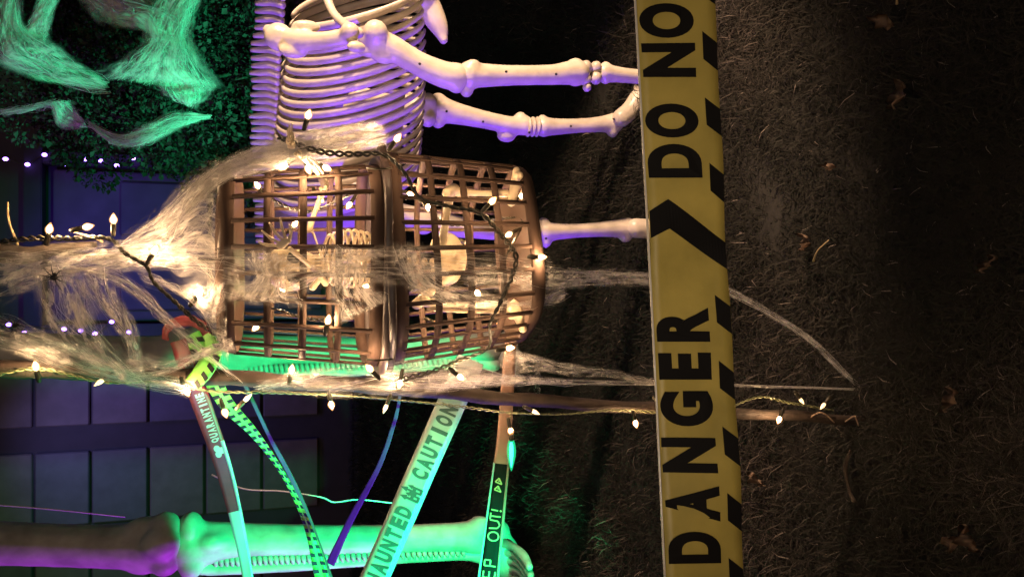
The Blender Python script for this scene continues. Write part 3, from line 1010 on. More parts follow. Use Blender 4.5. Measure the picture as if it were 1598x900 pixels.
def build_small():
    Ys = 1.09
    t = thing('toy_skeleton', A_BOT + Vector((0, 0, 0.01)), 'small plastic skeleton crouching inside the cage, one arm thrust out', 'skeleton')
    s = mpp(500, Ys)
    ax = (at(480, 405, Ys) - at(600, 412, Ys)).normalized()
    rt = Vector((1, 0, 0)) - ax * ax.x
    rt.normalize()
    fw = Vector((0, -1, 0))
    # spine and ribs
    for k in range(15):
        p = at(500 + 12.5 * k, 402 + 0.5 * k, Ys + 0.028)
        link('vertebra', mesh_np('vertebra', *ball(np.array(p), (0.006, 0.007, 0.0045), 8, 6)), m_smallbone, t)
    for k in range(8):
        c = at(506 + 9.5 * k, 403, Ys)
        w = 0.026 + 0.012 * math.sin(math.pi * (k + 1.5) / 10)
        rib_hoop('rib', c, ax, rt, fw, w, 0.028, 0.012, 0.0022, m_smallbone, t)
    tube('breastbone', [at(518, 404, Ys - 0.030), at(570, 405, Ys - 0.031)], [0.006, 0.004], m_smallbone, t, 8, 4, 0.5)
    # skull with jaw, eye sockets, nose
    sk = at(452, 418, Ys)
    pieces = [ball(np.array(sk), (0.031, 0.034, 0.032)), ball(np.array(sk) + np.array([0, -0.016, -0.022]), (0.020, 0.020, 0.016)),
              ball(np.array(sk) + np.array([-0.015, -0.022, -0.014]), (0.010, 0.009, 0.007)), ball(np.array(sk) + np.array([0.015, -0.022, -0.014]), (0.010, 0.009, 0.007))]
    skull = link('skull', remeshed('skull', pieces, 0.0022), m_smallbone, t)
    for sx in (-1, 1):
        link('eye_socket', mesh_np('eye_socket', *ball(np.array(sk) + np.array([sx * 0.0125, -0.0305, -0.004]), (0.0085, 0.006, 0.0085), 10, 8)), m_spider, skull)
    link('nose_hole', mesh_np('nose_hole', *ball(np.array(sk) + np.array([0, -0.0345, -0.015]), (0.003, 0.004, 0.005), 8, 6)), m_spider, skull)
    jaw = link('jaw', remeshed('jaw', [ball(np.array(sk) + np.array([0, -0.020, -0.040]), (0.016, 0.014, 0.007)), ball(np.array(sk) + np.array([0.013, -0.010, -0.034]), (0.005, 0.010, 0.010)), ball(np.array(sk) + np.array([-0.013, -0.010, -0.034]), (0.005, 0.010, 0.010))], 0.002), m_smallbone, t)
    for k in range(6):
        link('tooth', mesh_np('tooth', *ball(np.array(sk) + np.array([-0.011 + 0.0044 * k, -0.034 + 0.0009 * abs(k - 2.5) ** 1.5, -0.034]), (0.002, 0.002, 0.0045), 6, 5)), m_smallbone, jaw)
    # arms
    bone('clavicle', ib([(503, 402, 2.4, Ys - .02), (492, 372, 2.4, Ys - .01), (484, 355, 3, Ys)], Ys), m_smallbone, t)
    bone('clavicle', ib([(503, 406, 2.4, Ys - .02), (494, 432, 2.4, Ys - .01), (488, 448, 3, Ys)], Ys), m_smallbone, t)
    bone('upper_arm', ib([(482, 358, 6), (492, 330, 4), (506, 292, 5.5)], Ys - 0.02), m_smallbone, t, [(at(504, 296, Ys - .02), .006), (at(508, 290, Ys - .025), .005)])
    bone('forearm', ib([(506, 290, 5, 1.065), (489, 262, 3.4, 1.03), (462, 240, 3.8, 0.975)], 1.0), m_smallbone, t)
    bone('forearm', ib([(509, 284, 4, 1.065), (494, 258, 2.6, 1.03), (466, 235, 3.2, 0.977)], 1.0), m_smallbone, t)
    hand(t, at(458, 234, 0.970), at(446, 198, 0.955), Vector((1, -0.2, 0.2)), 0.95)
    bone('upper_arm', ib([(488, 448, 6), (498, 436, 4.5), (505, 425, 5)], Ys - 0.03), m_smallbone, t)
    bone('forearm', ib([(508, 442, 5.5, Ys - .04), (490, 420, 4.5, Ys - .065), (452, 388, 4.2, 0.985)], Ys), m_smallbone, t)
    hand(t, at(450, 386, 0.982), at(412, 352, 0.972), Vector((0.6, -0.3, -0.6)), 1.0)
    # pelvis and legs
    pv = at(700, 404, Ys + 0.01)
    pieces = [ball(np.array(pv) + np.array([sx * 0.019, 0, 0.004]), (0.019, 0.011, 0.022)) for sx in (-1, 1)] + [ball(np.array(pv) + np.array([0, 0.008, -0.002]), (0.016, 0.010, 0.016)), ball(np.array(pv) + np.array([0, -0.004, -0.018]), (0.022, 0.009, 0.007))]
    link('pelvis', remeshed('pelvis', pieces, 0.002), m_smallbone, t)
    for c, kn, an, toe in (((690, 380), (703, 297), (790, 302), (806, 266)), ((705, 428), (655, 470), (790, 478), (812, 505))):
        bone('thigh_bone', ib([(c[0], c[1], 8), ((c[0] + kn[0]) / 2, (c[1] + kn[1]) / 2, 6), (kn[0], kn[1], 9)], Ys - 0.03), m_smallbone, t, [(at(kn[0] - 4, kn[1] + 4, Ys - .035), .008), (at(kn[0] + 5, kn[1] - 2, Ys - .035), .008)])
        bone('shin_bone', ib([(kn[0] + 8, kn[1] + 2, 8), ((kn[0] + an[0]) / 2, (kn[1] + an[1]) / 2 + 2, 5), (an[0], an[1], 6.5)], Ys - 0.03), m_smallbone, t)
        bone('shin_bone', ib([(kn[0] + 14, kn[1] + 11, 4), ((kn[0] + an[0]) / 2, (kn[1] + an[1]) / 2 + 12, 3), (an[0], an[1] + 8, 4)], Ys - 0.02), m_smallbone, t)
        bone('foot', ib([(an[0] + 8, an[1] + 14, 7), (an[0] + 12, an[1] - 4, 8), ((an[0] + toe[0]) / 2 + 8, (an[1] + toe[1]) / 2, 9), (toe[0], toe[1], 6)], Ys - 0.04), m_smallbone, t, [(at(toe[0] + 4, toe[1] + 8, Ys - .05), .006)])


def hand(parent, wrist, tip, side, k):
    d = (tip - wrist)
    L = d.length
    d.normalize()
    side = (side - d * side.dot(d)).normalized()
    palm_end = wrist + d * L * 0.40
    pieces = [ball(np.array(wrist + d * L * 0.20 + side * L * 0.09 * q), (L * .12, L * .12, L * .16)) for q in (-1.3, 0, 1.3)]
    h = link('hand', remeshed('hand', pieces, L * 0.035), m_smallbone, parent)
    for i, (sp, ln) in enumerate(((-0.30, 0.80), (-0.12, 0.98), (0.06, 1.0), (0.24, 0.90))):
        a = wrist + d * L * 0.30 + side * L * sp * 0.7
        m1 = wrist + d * L * 0.62 * ln + side * L * sp * 1.3
        e = wrist + d * L * ln + side * L * sp * 1.9 + Vector((0, -0.006, -0.003))
        tube('finger', [a, (a + m1) / 2 + Vector((0, -0.002, 0)), m1, e], [L * .050, L * .046, L * .05, L * .026], m_smallbone, h, 7, 4)
    a = wrist + d * L * 0.16 + side * L * 0.22
    tube('thumb', [a, a + d * L * 0.16 + side * L * 0.22, a + d * L * 0.36 + side * L * 0.34], [L * .055, L * .05, L * .028], m_smallbone, h, 7, 4)


build_small()


# ------------------------------------------------------------------ string lights
def bulb_mesh(r=0.0036, L=0.0125):
    prof = [(0.0, L), (r * 0.22, L * 0.93), (r * 0.55, L * 0.75), (r * 0.92, L * 0.50), (r, L * 0.32), (r * 0.85, L * 0.12), (r * 0.6, 0.0), (0.0, -0.001)]
    bm = bmesh.new()
    vs = [bm.verts.new((a, 0, z)) for a, z in prof]
    for i in range(len(vs) - 1):
        bm.edges.new((vs[i], vs[i + 1]))
    bmesh.ops.spin(bm, geom=bm.verts[:] + bm.edges[:], axis=(0, 0, 1), cent=(0, 0, 0), angle=2 * math.pi, steps=12)
    bmesh.ops.remove_doubles(bm, verts=bm.verts, dist=1e-6)
    me = bm_mesh('bulb', bm)
    me.polygons.foreach_set('use_smooth', [True] * len(me.polygons))
    return me


def socket_mesh():
    prof = [(0.0, 0.001), (0.0026, 0.0005), (0.0031, -0.003), (0.0030, -0.010), (0.0023, -0.015), (0.0, -0.0155)]
    bm = bmesh.new()
    vs = [bm.verts.new((a, 0, z)) for a, z in prof]
    for i in range(len(vs) - 1):
        bm.edges.new((vs[i], vs[i + 1]))
    bmesh.ops.spin(bm, geom=bm.verts[:] + bm.edges[:], axis=(0, 0, 1), cent=(0, 0, 0), angle=2 * math.pi, steps=10)
    bmesh.ops.remove_doubles(bm, verts=bm.verts, dist=1e-6)
    me = bm_mesh('socket', bm)
    me.polygons.foreach_set('use_smooth', [True] * len(me.polygons))
    return me


def glow_shell_material(name, col, strength, clear):  # faint emission on a clear shell, imitating the halo round a bulb
    mt = bpy.data.materials.new(name)
    mt.use_nodes = True
    t = mt.node_tree
    t.nodes.clear()
    e = t.nodes.new('ShaderNodeEmission')
    e.inputs['Color'].default_value = (*col, 1)
    e.inputs['Strength'].default_value = strength
    tr = t.nodes.new('ShaderNodeBsdfTransparent')
    m_ = t.nodes.new('ShaderNodeMixShader')
    m_.inputs[0].default_value = 1 - clear
    o = t.nodes.new('ShaderNodeOutputMaterial')
    t.links.new(tr.outputs[0], m_.inputs[1])
    t.links.new(e.outputs[0], m_.inputs[2])
    t.links.new(m_.outputs[0], o.inputs['Surface'])
    return mt


def lit_bulb(core, rc, Lc, re_, Le, env):
    """hot core inside a see-through envelope whose emission imitates the halo"""
    a_, b_ = bulb_mesh(rc, Lc), bulb_mesh(re_, Le)
    bm = bmesh.new()
    bm.from_mesh(a_)
    bmesh.ops.translate(bm, verts=bm.verts[:], vec=(0, 0, (Le - Lc) * 0.35))
    for f in bm.faces:
        f.material_index = 0
    n0 = len(bm.faces)
    bm.from_mesh(b_)
    bm.faces.ensure_lookup_table()
    for f in bm.faces[n0:]:
        f.material_index = 1
    me = bpy.data.meshes.new('bulb')
    bm.to_mesh(me)
    bm.free()
    me.materials.append(core)
    me.materials.append(env)
    me.polygons.foreach_set('use_smooth', [True] * len(me.polygons))
    return me


ME_BULB = lit_bulb(m_glass_w, 0.0026, 0.0085, 0.0048, 0.0130, glow_shell_material('glow_shell_warm', (1.0, 0.45, 0.16), 2.6, 0.66))
ME_DIM = bulb_mesh(0.0030, 0.014)
ME_DIM.materials.append(m_glass_d)
ME_GREEN = lit_bulb(m_glass_g, 0.0030, 0.036, 0.0068, 0.044, glow_shell_material('glow_shell_green', (0.02, 1.0, 0.36), 1.2, 0.65))
ME_SOCK = socket_mesh()
ME_SOCK.materials.append(m_socket)


def twisted(name, pts, r, material, parent, turns=40.0, n=10):
    """a cord of two wires wound round each other"""
    C = catmull(pts, n)
    d = np.linalg.norm(np.diff(C, axis=0), axis=1)
    s = np.concatenate([[0], np.cumsum(d)])
    m = max(20, int(s[-1] / 0.003))
    ss = np.linspace(0, s[-1], m)
    C = np.stack([np.interp(ss, s, C[:, k]) for k in range(3)], 1)
    T = np.gradient(C, axis=0)
    T /= np.linalg.norm(T, axis=1, keepdims=True)
    N = np.cross(T, [0.2, 1, 0.3])
    N /= np.linalg.norm(N, axis=1, keepdims=True)
    B = np.cross(T, N)
    pieces = []
    off = 0
    Vs, Qs = [], []
    for k in range(2):
        a = ss * turns * 2 * np.pi + k * np.pi
        loose = 1.0 + 0.5 * np.sin(ss * 23)
        P = C + (r * 1.15 * loose)[:, None] * (np.cos(a)[:, None] * N + np.sin(a)[:, None] * B)
        V, q, t = tube_arrays(P, np.full(m, r), 6, False)
        Vs.append(V)
        Qs.append(q + off)
        off += len(V)
    return link(name, mesh_np(name, np.vstack(Vs), np.vstack(Qs)), material, parent)


def bulb(parent, x, y, Y, dx, dy, dY=0.0, me=None):
    """bulb whose glass sits at photo pixel x, y, pointing along (dx, dy)"""
    p = at(x, y, Y)
    q = at(x + dx, y + dy, Y + dY)
    d = (q - p).normalized()
    me = me or ME_BULB
    half = 0.020 if me is ME_GREEN else 0.0045
    so = bpy.data.objects.new('socket', ME_SOCK)
    COL.objects.link(so)
    so.parent = parent
    so.location = p - d * half - ORG[parent]
    so.rotation_mode = 'QUATERNION'
    so.rotation_quaternion = d.to_track_quat('Z', 'Y')
    bo = bpy.data.objects.new('bulb', me)
    COL.objects.link(bo)
    bo.parent = so
    return p - d * (half + 0.019)


# string over the cage
S1 = thing('string_lights', at(624, 600, 1.06), 'dark twisted cord of warm lights looped over the cage front', 'string lights', 'warm string lights')
w1 = [(434, 214, 0.985), (455, 222, 0.972), (505, 238, 0.97), (560, 241, 0.97), (600, 242, 0.975), (630, 268, 0.965), (655, 308, 0.965), (700, 322, 0.965), (748, 332, 0.968), (778, 362, 0.972), (803, 395, 0.985), (803, 420, 0.985), (782, 470, 0.975), (765, 505, 0.985), (762, 542, 1.00), (722, 560, 1.02), (672, 580, 1.04), (630, 592, 1.06), (618, 610, 1.08)]
twisted('wire', [at(*p) for p in w1], 0.0016, m_wire, S1, 45)
for x, y, Y, dx, dy in ((481, 180, 0.985, 3, -10), (443, 260, 1.01, -8, 6), (481, 264, 1.02, 4, 10), (509, 262, 1.02, 8, 4), (620, 216, 0.98, 6, -8), (768, 314, 0.965, 9, -9), (845, 401, 0.985, 12, 0), (795, 543, 0.99, 12, -2), (718, 588, 1.01, 10, 8), (624, 598, 1.06, -2, 10), (577, 575, 1.02, -8, -8)):
    e = bulb(S1, x, y, Y, dx, dy)
# string inside the cage, with extra bulbs added to brighten its inner walls
S2 = thing('string_lights', A_BOT + Vector((0, 0, 0.01)), 'warm lights inside the cage around the small skeleton, several added to brighten it', 'string lights', 'warm string lights')
w2 = [(400, 300, 1.17), (480, 330, 1.2), (560, 300, 1.2), (640, 305, 1.19), (700, 350, 1.2), (790, 340, 1.19), (815, 345, 1.12), (800, 380, 1.1), (760, 440, 1.13), (690, 440, 1.16), (600, 470, 1.18), (512, 500, 1.08), (420, 480, 1.16)]
twisted('wire', [at(*p) for p in w2], 0.0011, m_wire, S2, 55)
for x, y, Y, dx, dy in ((640, 303, 1.19, 9, 3), (668, 323, 1.16, 0, 9), (794, 366, 1.10, -9, 5), (814, 306, 1.12, 9, -4), (745, 457, 1.02, 7, 8), (512, 500, 1.02, 2, -9), (700, 440, 1.16, -8, 3), (402, 290, 1.17, -5, -8), (500, 310, 1.19, 5, 7), (570, 445, 1.2, 6, 3), (400, 510, 1.14, -6, 6), (680, 505, 1.18, 6, 3), (460, 350, 1.2, 4, -5), (780, 505, 1.14, 5, 5), (620, 400, 1.22, 5, 5), (440, 450, 1.21, 5, 5), (545, 320, 1.2, -4, 6), (730, 380, 1.21, 5, 2)):
    bulb(S2, x, y, Y, dx, dy)
# string on the branch and pole
S3 = thing('string_lights', at(330, 520, 1.05), 'dark twisted cord of warm lights hanging from the branch to the cage corner', 'string lights', 'warm string lights')
w3 = [(-20, 380, 1.09), (50, 372, 1.08), (110, 372, 1.075), (170, 372, 1.06), (195, 395, 1.05), (228, 415, 1.045), (240, 440, 1.045), (270, 468, 1.045), (305, 500, 1.045), (335, 520, 1.05), (345, 535, 1.06)]
twisted('wire', [at(*p) for p in w3], 0.0016, m_wire, S3, 50)
for x, y, Y, dx, dy in ((77, 358, 1.07, 2, -10), (136, 354, 1.07, 9, -2), (177, 343, 1.06, 0, -10), (241, 391, 1.045, 5, -9), (311, 458, 1.045, 6, -8)):
    bulb(S3, x, y, Y, dx, dy)
S4 = thing('string_lights', ground(1345, 650) + Vector((0, 0, 0.0)), 'pale green cord of warm lights wound down the wooden pole', 'string lights', 'warm string lights')
w4 = [(-30, 590, 1.12), (60, 575, 1.12), (160, 596, 1.12), (250, 596, 1.12), (330, 610, 1.12), (430, 612, 1.12), (520, 616, 1.12), (600, 622, 1.12), (700, 632, 1.12), (800, 644, 1.12), (880, 646, 1.12), (950, 640, 1.12), (1010, 642, 1.12), (1100, 650, 1.12), (1180, 620, 1.12), (1230, 628, 1.12), (1300, 640, 1.13)]
twisted('wire', [at(*p) for p in w4], 0.0010, m_wire2, S4, 45)
for x, y, Y, dx, dy in ((56, 572, 1.10, -2, -9), (291, 610, 1.10, 4, 9), (351, 643, 1.10, 3, 9), (455, 577, 1.09, 2, -10), (517, 631, 1.10, 2, 9), (797, 672, 1.10, 2, 10), (992, 660, 1.10, 2, 8), (1216, 654, 1.10, -4, 10)):
    bulb(S4, x, y, Y, dx, dy)
for x, y, dx, dy in ((602, 635, -4, 10), (157, 595, -6, 4), (385, 622, 6, -6), (834, 642, 8, 4), (1030, 632, 3, 4), (1250, 624, 6, 8), (1285, 632, -8, 10)):
    bulb(S4, x, y, 1.11, dx, dy, 0, ME_DIM)
gb = thing('green_streak', at(797, 690, 1.12), 'slim glowing green streak next to the black tape', 'light')  # green streak, built as a glowing bulb with an added wire
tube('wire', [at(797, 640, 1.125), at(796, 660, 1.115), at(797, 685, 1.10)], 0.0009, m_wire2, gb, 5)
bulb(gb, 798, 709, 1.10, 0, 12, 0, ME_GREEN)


# ------------------------------------------------------------------ tapes
def glyph(ch):
    c = bpy.data.curves.new('t', 'FONT')
    c.body = ch
    c.size = 1.0
    c.offset = 0.055
    c.resolution_u = 8
    o = bpy.data.objects.new('t', c)
    COL.objects.link(o)
    dg = bpy.context.evaluated_depsgraph_get()
    dg.update()
    me = bpy.data.meshes.new_from_object(o.evaluated_get(dg))
    bpy.data.objects.remove(o)
    bpy.data.curves.remove(c)
    V = np.array([v.co[:2] for v in me.vertices])
    F = [tuple(p.vertices) for p in me.polygons]
    bpy.data.meshes.remove(me)
    if len(V):
        lo, hi = V.min(0), V.max(0)
        V = (V - lo) / np.maximum(hi - lo, 1e-6)
    return V, F


class Tape:
    """ribbon through centre points (left to right as one reads it); half-width vectors point to its upper edge"""
    def __init__(self, C, U, n=14):
        self.C = catmull([np.array(c) for c in C], n)
        self.U = catmull([np.array(u) for u in U], n)
        d = np.linalg.norm(np.diff(self.C, axis=0), axis=1)
        self.s = np.concatenate([[0], np.cumsum(d)])
        self.len = self.s[-1]

    def P(self, s, w, lift=0.0):
        s = np.asarray(s, float)
        w = np.asarray(w, float)
        C = np.stack([np.interp(s, self.s, self.C[:, k]) for k in range(3)], -1)
        U = np.stack([np.interp(s, self.s, self.U[:, k]) for k in range(3)], -1)
        X = C + U * w[..., None]
        if lift:
            T = np.stack([np.interp(s + 0.004, self.s, self.C[:, k]) - np.interp(s - 0.004, self.s, self.C[:, k]) for k in range(3)], -1)
            N = np.cross(T, U)
            N /= np.linalg.norm(N, axis=-1, keepdims=True) + 1e-12
            X = X + N * lift
        return X

    def sheet(self, name, w0, w1, material, parent, lift=0.0, rows=5, s0=0.0, s1=None, wav=0.0, th=0.0005):
        s1 = self.len if s1 is None else s1
        n = max(8, int((s1 - s0) / 0.012))
        S, W = np.meshgrid(np.linspace(s0, s1, n), np.linspace(w0, w1, rows), indexing='ij')
        q = []
        for i in range(n - 1):
            for j in range(rows - 1):
                a = i * rows + j
                q.append((a, a + rows, a + rows + 1, a + 1))
        wv = wav * np.sin(S * 31 + W * 1.3) * np.sin(S * 12.7 + 0.5)
        V1 = self.P(S.ravel(), W.ravel(), lift if lift else 1e-6)
        V1[:, 1] += wv.ravel()
        V2 = self.P(S.ravel(), W.ravel(), (lift if lift else 1e-6) - th)
        V2[:, 1] += wv.ravel()
        m_ = len(V1)
        q2 = [tuple(m_ + i for i in reversed(f)) for f in q]
        side = []
        for i in range(n - 1):
            a, b = i * rows, (i + 1) * rows
            side.append((a, m_ + a, m_ + b, b))
            a, b = i * rows + rows - 1, (i + 1) * rows + rows - 1
            side.append((a, b, m_ + b, m_ + a))
        return link(name, mesh_np(name, np.vstack([V1, V2]), q + q2 + side), material, parent)

    def print(self, name, shapes, material, parent, lift=0.0007, wav=0.0, joined=False):
        """shapes: list of glyphs; a glyph is (V2d in (s, w), faces) or a list of those; each becomes a part"""
        groups = [g if isinstance(g, list) else [g] for g in shapes]
        if joined:
            groups = [[x for g in groups for x in g]]
        for g in groups:
            bm = bmesh.new()
            for V, F in g:
                P3 = self.P(V[:, 0], V[:, 1], lift)
                P3[:, 1] += wav * np.sin(V[:, 0] * 31 + V[:, 1] * 1.3) * np.sin(V[:, 0] * 12.7 + 0.5)
                vs = [bm.verts.new(p) for p in P3]
                for f in F:
                    try:
                        bm.faces.new([vs[i] for i in f])
                    except ValueError:
                        pass
            me = bpy.data.meshes.new(name)
            bm.to_mesh(me)
            bm.free()
            o = link(name, me, material, parent, smooth=False)
            if joined:
                o['kind'] = 'stuff'


def letter(ch, s0, s1, w0, w1):
    V, F = glyph(ch)
    V = V.copy()
    V[:, 0] = s0 + V[:, 0] * (s1 - s0)
    V[:, 1] = w0 + V[:, 1] * (w1 - w0)
    return V, F


def poly(pts):
    return np.array(pts, float), [tuple(range(len(pts)))]


# --- big yellow tape, nearest
def build_danger():
    DY = 0.66
    ys = [1700, 1300, 900, 600, 300, 0, -400, -800]
    cx = [1143, 1122, 1101, 1086, 1070, 1054, 1033, 1012]
    C = [at(x, y, DY + 0.006 * math.sin(y / 210.0)) for x, y in zip(cx, ys)]
    U = []
    for x, y in zip(cx, ys):
        half = 61.0
        U.append((at(x - half, y, DY + 0.004) - at(x + half, y, DY - 0.004)) / 2)
    tp = Tape(C, U)
    # s for photo y
    sx = tp.P(np.linspace(0, tp.len, 1500), np.zeros(1500))
    conv = np.array([450 - F_PX * (p[0] / ((np.array(p) - np.array(CAMLOC)) @ np.array(FWD))) for p in sx])
    S = lambda y: float(np.interp(-y, -conv, np.linspace(0, tp.len, 1500)))
    t = thing('warning_tape', C[0], 'wide yellow and black DANGER DO NOT tape stretched level across the lawn', 'tape', 'warning tapes')
    tp.sheet('film', -1, 1, m_tape_y, t, wav=0.0026, rows=9)
    # folded upper lip, its pale colour standing in for a bright glint
    tp2C = [c + u * 1.0 + Vector((0, 0.0008, 0.0)) for c, u in zip(C, U)]
    lip = [c + Vector((0, 0.004, -0.002)) for c in tp2C]
    r = np.full(2, 0.0010)
    tube('folded_edge', [c + u * 0.01 for c, u in zip(tp2C, U)], 0.0012, m_lip_glint, t, 7, 14)
    sh = []
    w1, w0 = 0.93, -0.42
    for ch, a, b in (('D', 878, 828), ('A', 812, 757), ('N', 737, 683), ('G', 665, 610), ('E', 592, 550), ('R', 533, 480), ('D', 278, 225), ('O', 215, 162), ('N', 121, 68), ('O', 60, 5), ('T', -8, -55), ('E', -150, -196), ('N', -210, -262), ('T', -272, -325), ('E', -338, -384), ('R', -400, -452)):
        sh.append(letter(ch, S(a), S(b), w0, w1))
    # chevron pointing to the next words
    lower, upper = [(378, -0.99), (311, 0.50), (330, 0.99)], [(420, -0.99), (357, 0.50), (372, 0.99)]
    ww = np.linspace(-0.99, 0.99, 25)
    V = []
    for w in ww:
        V.append((S(np.interp(w, [p[1] for p in lower], [p[0] for p in lower])), w))
        V.append((S(np.interp(w, [p[1] for p in upper], [p[0] for p in upper])), w))
    sh.append((np.array(V), [(2 * i + 1, 2 * i, 2 * i + 2, 2 * i + 3) for i in range(24)]))
    tp.print('letter', sh, m_black, t, 0.0008, 0.0026)
    st = []
    for k in range(-7, 15):
        y0 = 48 + 102.5 * k
        if 300 < y0 < 380:
            continue
        st.append(poly([(S(y0 + 45), -0.62), (S(y0 + 2), -0.62), (S(y0 + 20), -0.99), (S(y0 + 63), -0.99)]))
    tp.print('stripe', st, m_black, t, 0.0008, 0.0026)


build_danger()


def px_tape(pts, wpx, Y, upx=(-1, 0)):
    """pts: [(x,y[,Y])], width in photo px; returns Tape"""
    C, U = [], []
    P = [(p[0], p[1], p[2] if len(p) > 2 else Y) for p in pts]
    for i, (x, y, yy) in enumerate(P):
        a = P[max(i - 1, 0)]
        b_ = P[min(i + 1, len(P) - 1)]
        tx, ty = b_[0] - a[0], b_[1] - a[1]
        l = math.hypot(tx, ty)
        nx, ny = ty / l, -tx / l          # to the left of travel in the picture
        w = wpx[i] if isinstance(wpx, (list, tuple)) else wpx
        C.append(at(x, y, yy))
        U.append((at(x + nx * w / 2, y + ny * w / 2, yy) - at(x - nx * w / 2, y - ny * w / 2, yy)) / 2)
    return Tape(C, U)


def word(tp, txt, s0, s1, w0, w1, gap=0.28):
    n = len(txt)
    pitch = (s1 - s0) / n
    res = []
    for i, ch in enumerate(txt):
        if ch == ' ':
            continue
        k = 0.45 if ch in 'I!' else 1.0
        c = s0 + pitch * (i + 0.5)
        hw = pitch * (1 - gap) / 2 * k
        res.append(letter(ch, c - hw, c + hw, w0, w1))
    return res


# --- HAUNTED / CAUTION tape
def build_haunted():
    tp = px_tape([(570, 935, 1.22), (590, 890, 1.22), (650, 752, 1.20), (700, 640, 1.18), (722, 590, 1.17), (735, 560, 1.19)], 44, 1.2)
    t = thing('warning_tape', tp.C[0], 'pale HAUNTED CAUTION tape with a little house print, glowing green', 'tape', 'warning tapes')
    tp.sheet('film', -1, 1, m_tape_w, t, wav=0.001)
    L = tp.len
    f = lambda y: float(np.interp(-y, [-935, -560], [0, L]))
    sh = word(tp, 'HAUNTED', f(914), f(793), -0.62, 0.62, 0.22)
    sh += word(tp, 'CAUTION', f(752), f(636), -0.62, 0.62, 0.22)
    tp.print('letter', sh, m_print_g, t, 0.0008, 0.001)
    # little haunted house: towers, roofs, windows left open
    c = f(773)
    u = L * 0.012

    def r(a, b, w0, w1):
        return poly([(c + a * u, w0), (c + b * u, w0), (c + b * u, w1), (c + a * u, w1)])
    hs = [r(-2.3, -1.5, -0.7, 0.25), r(-0.9, -0.3, -0.7, 0.1), r(0.3, 0.9, -0.7, 0.4), r(1.5, 2.2, -0.7, 0.1), r(-1.5, -0.9, -0.25, 0.0), r(-1.5, -0.9, -0.7, -0.5), r(0.9, 1.5, -0.2, 0.05), r(0.9, 1.5, -0.7, -0.5), r(-0.3, 0.3, -0.35, 0.2)]
    for a, w, h in ((-1.9, 0.9, 0.75), (0.6, 0.8, 0.95), (1.85, 0.7, 0.5), (-0.6, 0.7, 0.45)):
        base_w = {-1.9: 0.25, 0.6: 0.4, 1.85: 0.1, -0.6: 0.1}[a]
        hs.append(poly([(c + (a - w) * u, base_w), (c + (a + w) * u, base_w), (c + a * u, h)]))
    tp.print('house_print', [hs], m_print_g, t, 0.0008, 0.001)


build_haunted()


# --- KEEP OUT tape, black with pale edges
def build_keepout():
    tp = px_tape([(758, 940, 1.20), (764, 885, 1.20), (776, 780, 1.19), (786, 690, 1.18), (791, 620, 1.17), (796, 545, 1.18), (798, 520, 1.20)], [34, 33, 28, 24, 22, 20, 20], 1.18)
    t = thing('warning_tape', tp.C[0], 'black KEEP OUT tape with orange border and drawn eyes', 'tape', 'warning tapes')
    L = tp.len
    f = lambda y: float(np.interp(-y, [-940, -520], [0, L]))
    tp.sheet('film', -0.72, 0.78, m_tape_k, t, s1=f(725))
    tp.sheet('lower_border', -1.0, -0.72, m_tape_edge, t, s1=f(725))
    tp.sheet('upper_border', 0.78, 1.0, m_tape_w, t, s1=f(725))
    tp.sheet('back_side', -0.95, 0.95, m_tape_edge, t, s0=f(727))
    sh = []

    def stroke(a, b, th=0.0011):
        a, b = np.array(a, float), np.array(b, float)
        k = 0.0145
        d = b - a
        d2 = np.array([d[0], d[1] * k])
        n_ = np.array([-d2[1], d2[0]])
        n_ = n_ / (np.linalg.norm(n_) + 1e-9) * th
        nw = np.array([n_[0], n_[1] / k])
        return poly([a - nw, b - nw, b + nw, a + nw])
    U_ = lambda y: f(y)
    lo, hi = -0.55, 0.55
    # K E E P
    for y0 in (938,):
        sh += [[stroke((U_(y0), lo), (U_(y0), hi)), stroke((U_(y0), 0), (U_(y0 - 9), hi)), stroke((U_(y0), 0), (U_(y0 - 9), lo))]]
    for y0 in (920, 902):
        sh += [[stroke((U_(y0), lo), (U_(y0), hi))] + [stroke((U_(y0), w), (U_(y0 - 10), w)) for w in (lo, 0, hi)]]
    sh += [[stroke((U_(884), lo), (U_(884), hi)), stroke((U_(884), hi), (U_(875), hi)), stroke((U_(875), hi), (U_(875), 0)), stroke((U_(875), 0), (U_(884), 0))]]
    # O U T !
    ring = [(U_(845 - 7 + 7 * math.cos(a)), 0.55 * math.sin(a)) for a in np.linspace(0, 2 * math.pi, 13)]
    sh += [[stroke(ring[i], ring[i + 1]) for i in range(12)]]
    sh += [[stroke((U_(826), hi), (U_(825), -0.3)), stroke((U_(825), -0.3), (U_(820), lo)), stroke((U_(820), lo), (U_(814), -0.3)), stroke((U_(814), -0.3), (U_(813), hi))]]
    sh += [[stroke((U_(812), hi), (U_(802), hi)), stroke((U_(807), hi), (U_(807), lo))]]
    sh += [[stroke((U_(797), hi), (U_(798), -0.2)), stroke((U_(799), -0.42), (U_(797), -0.55), 0.0015)]]
    # two narrowed eyes
    for y0 in (764, 752):
        sh += [[stroke((U_(y0 + 5), -0.3), (U_(y0 + 2), 0.5)), stroke((U_(y0 + 2), 0.5), (U_(y0 - 4), 0.1)), stroke((U_(y0 - 4), 0.1), (U_(y0 + 5), -0.3)), stroke((U_(y0 + 1), 0.02), (U_(y0 - 1), 0.1), 0.0014)]]
    tp.print('letter', sh, m_gold, t, 0.0009)


build_keepout()


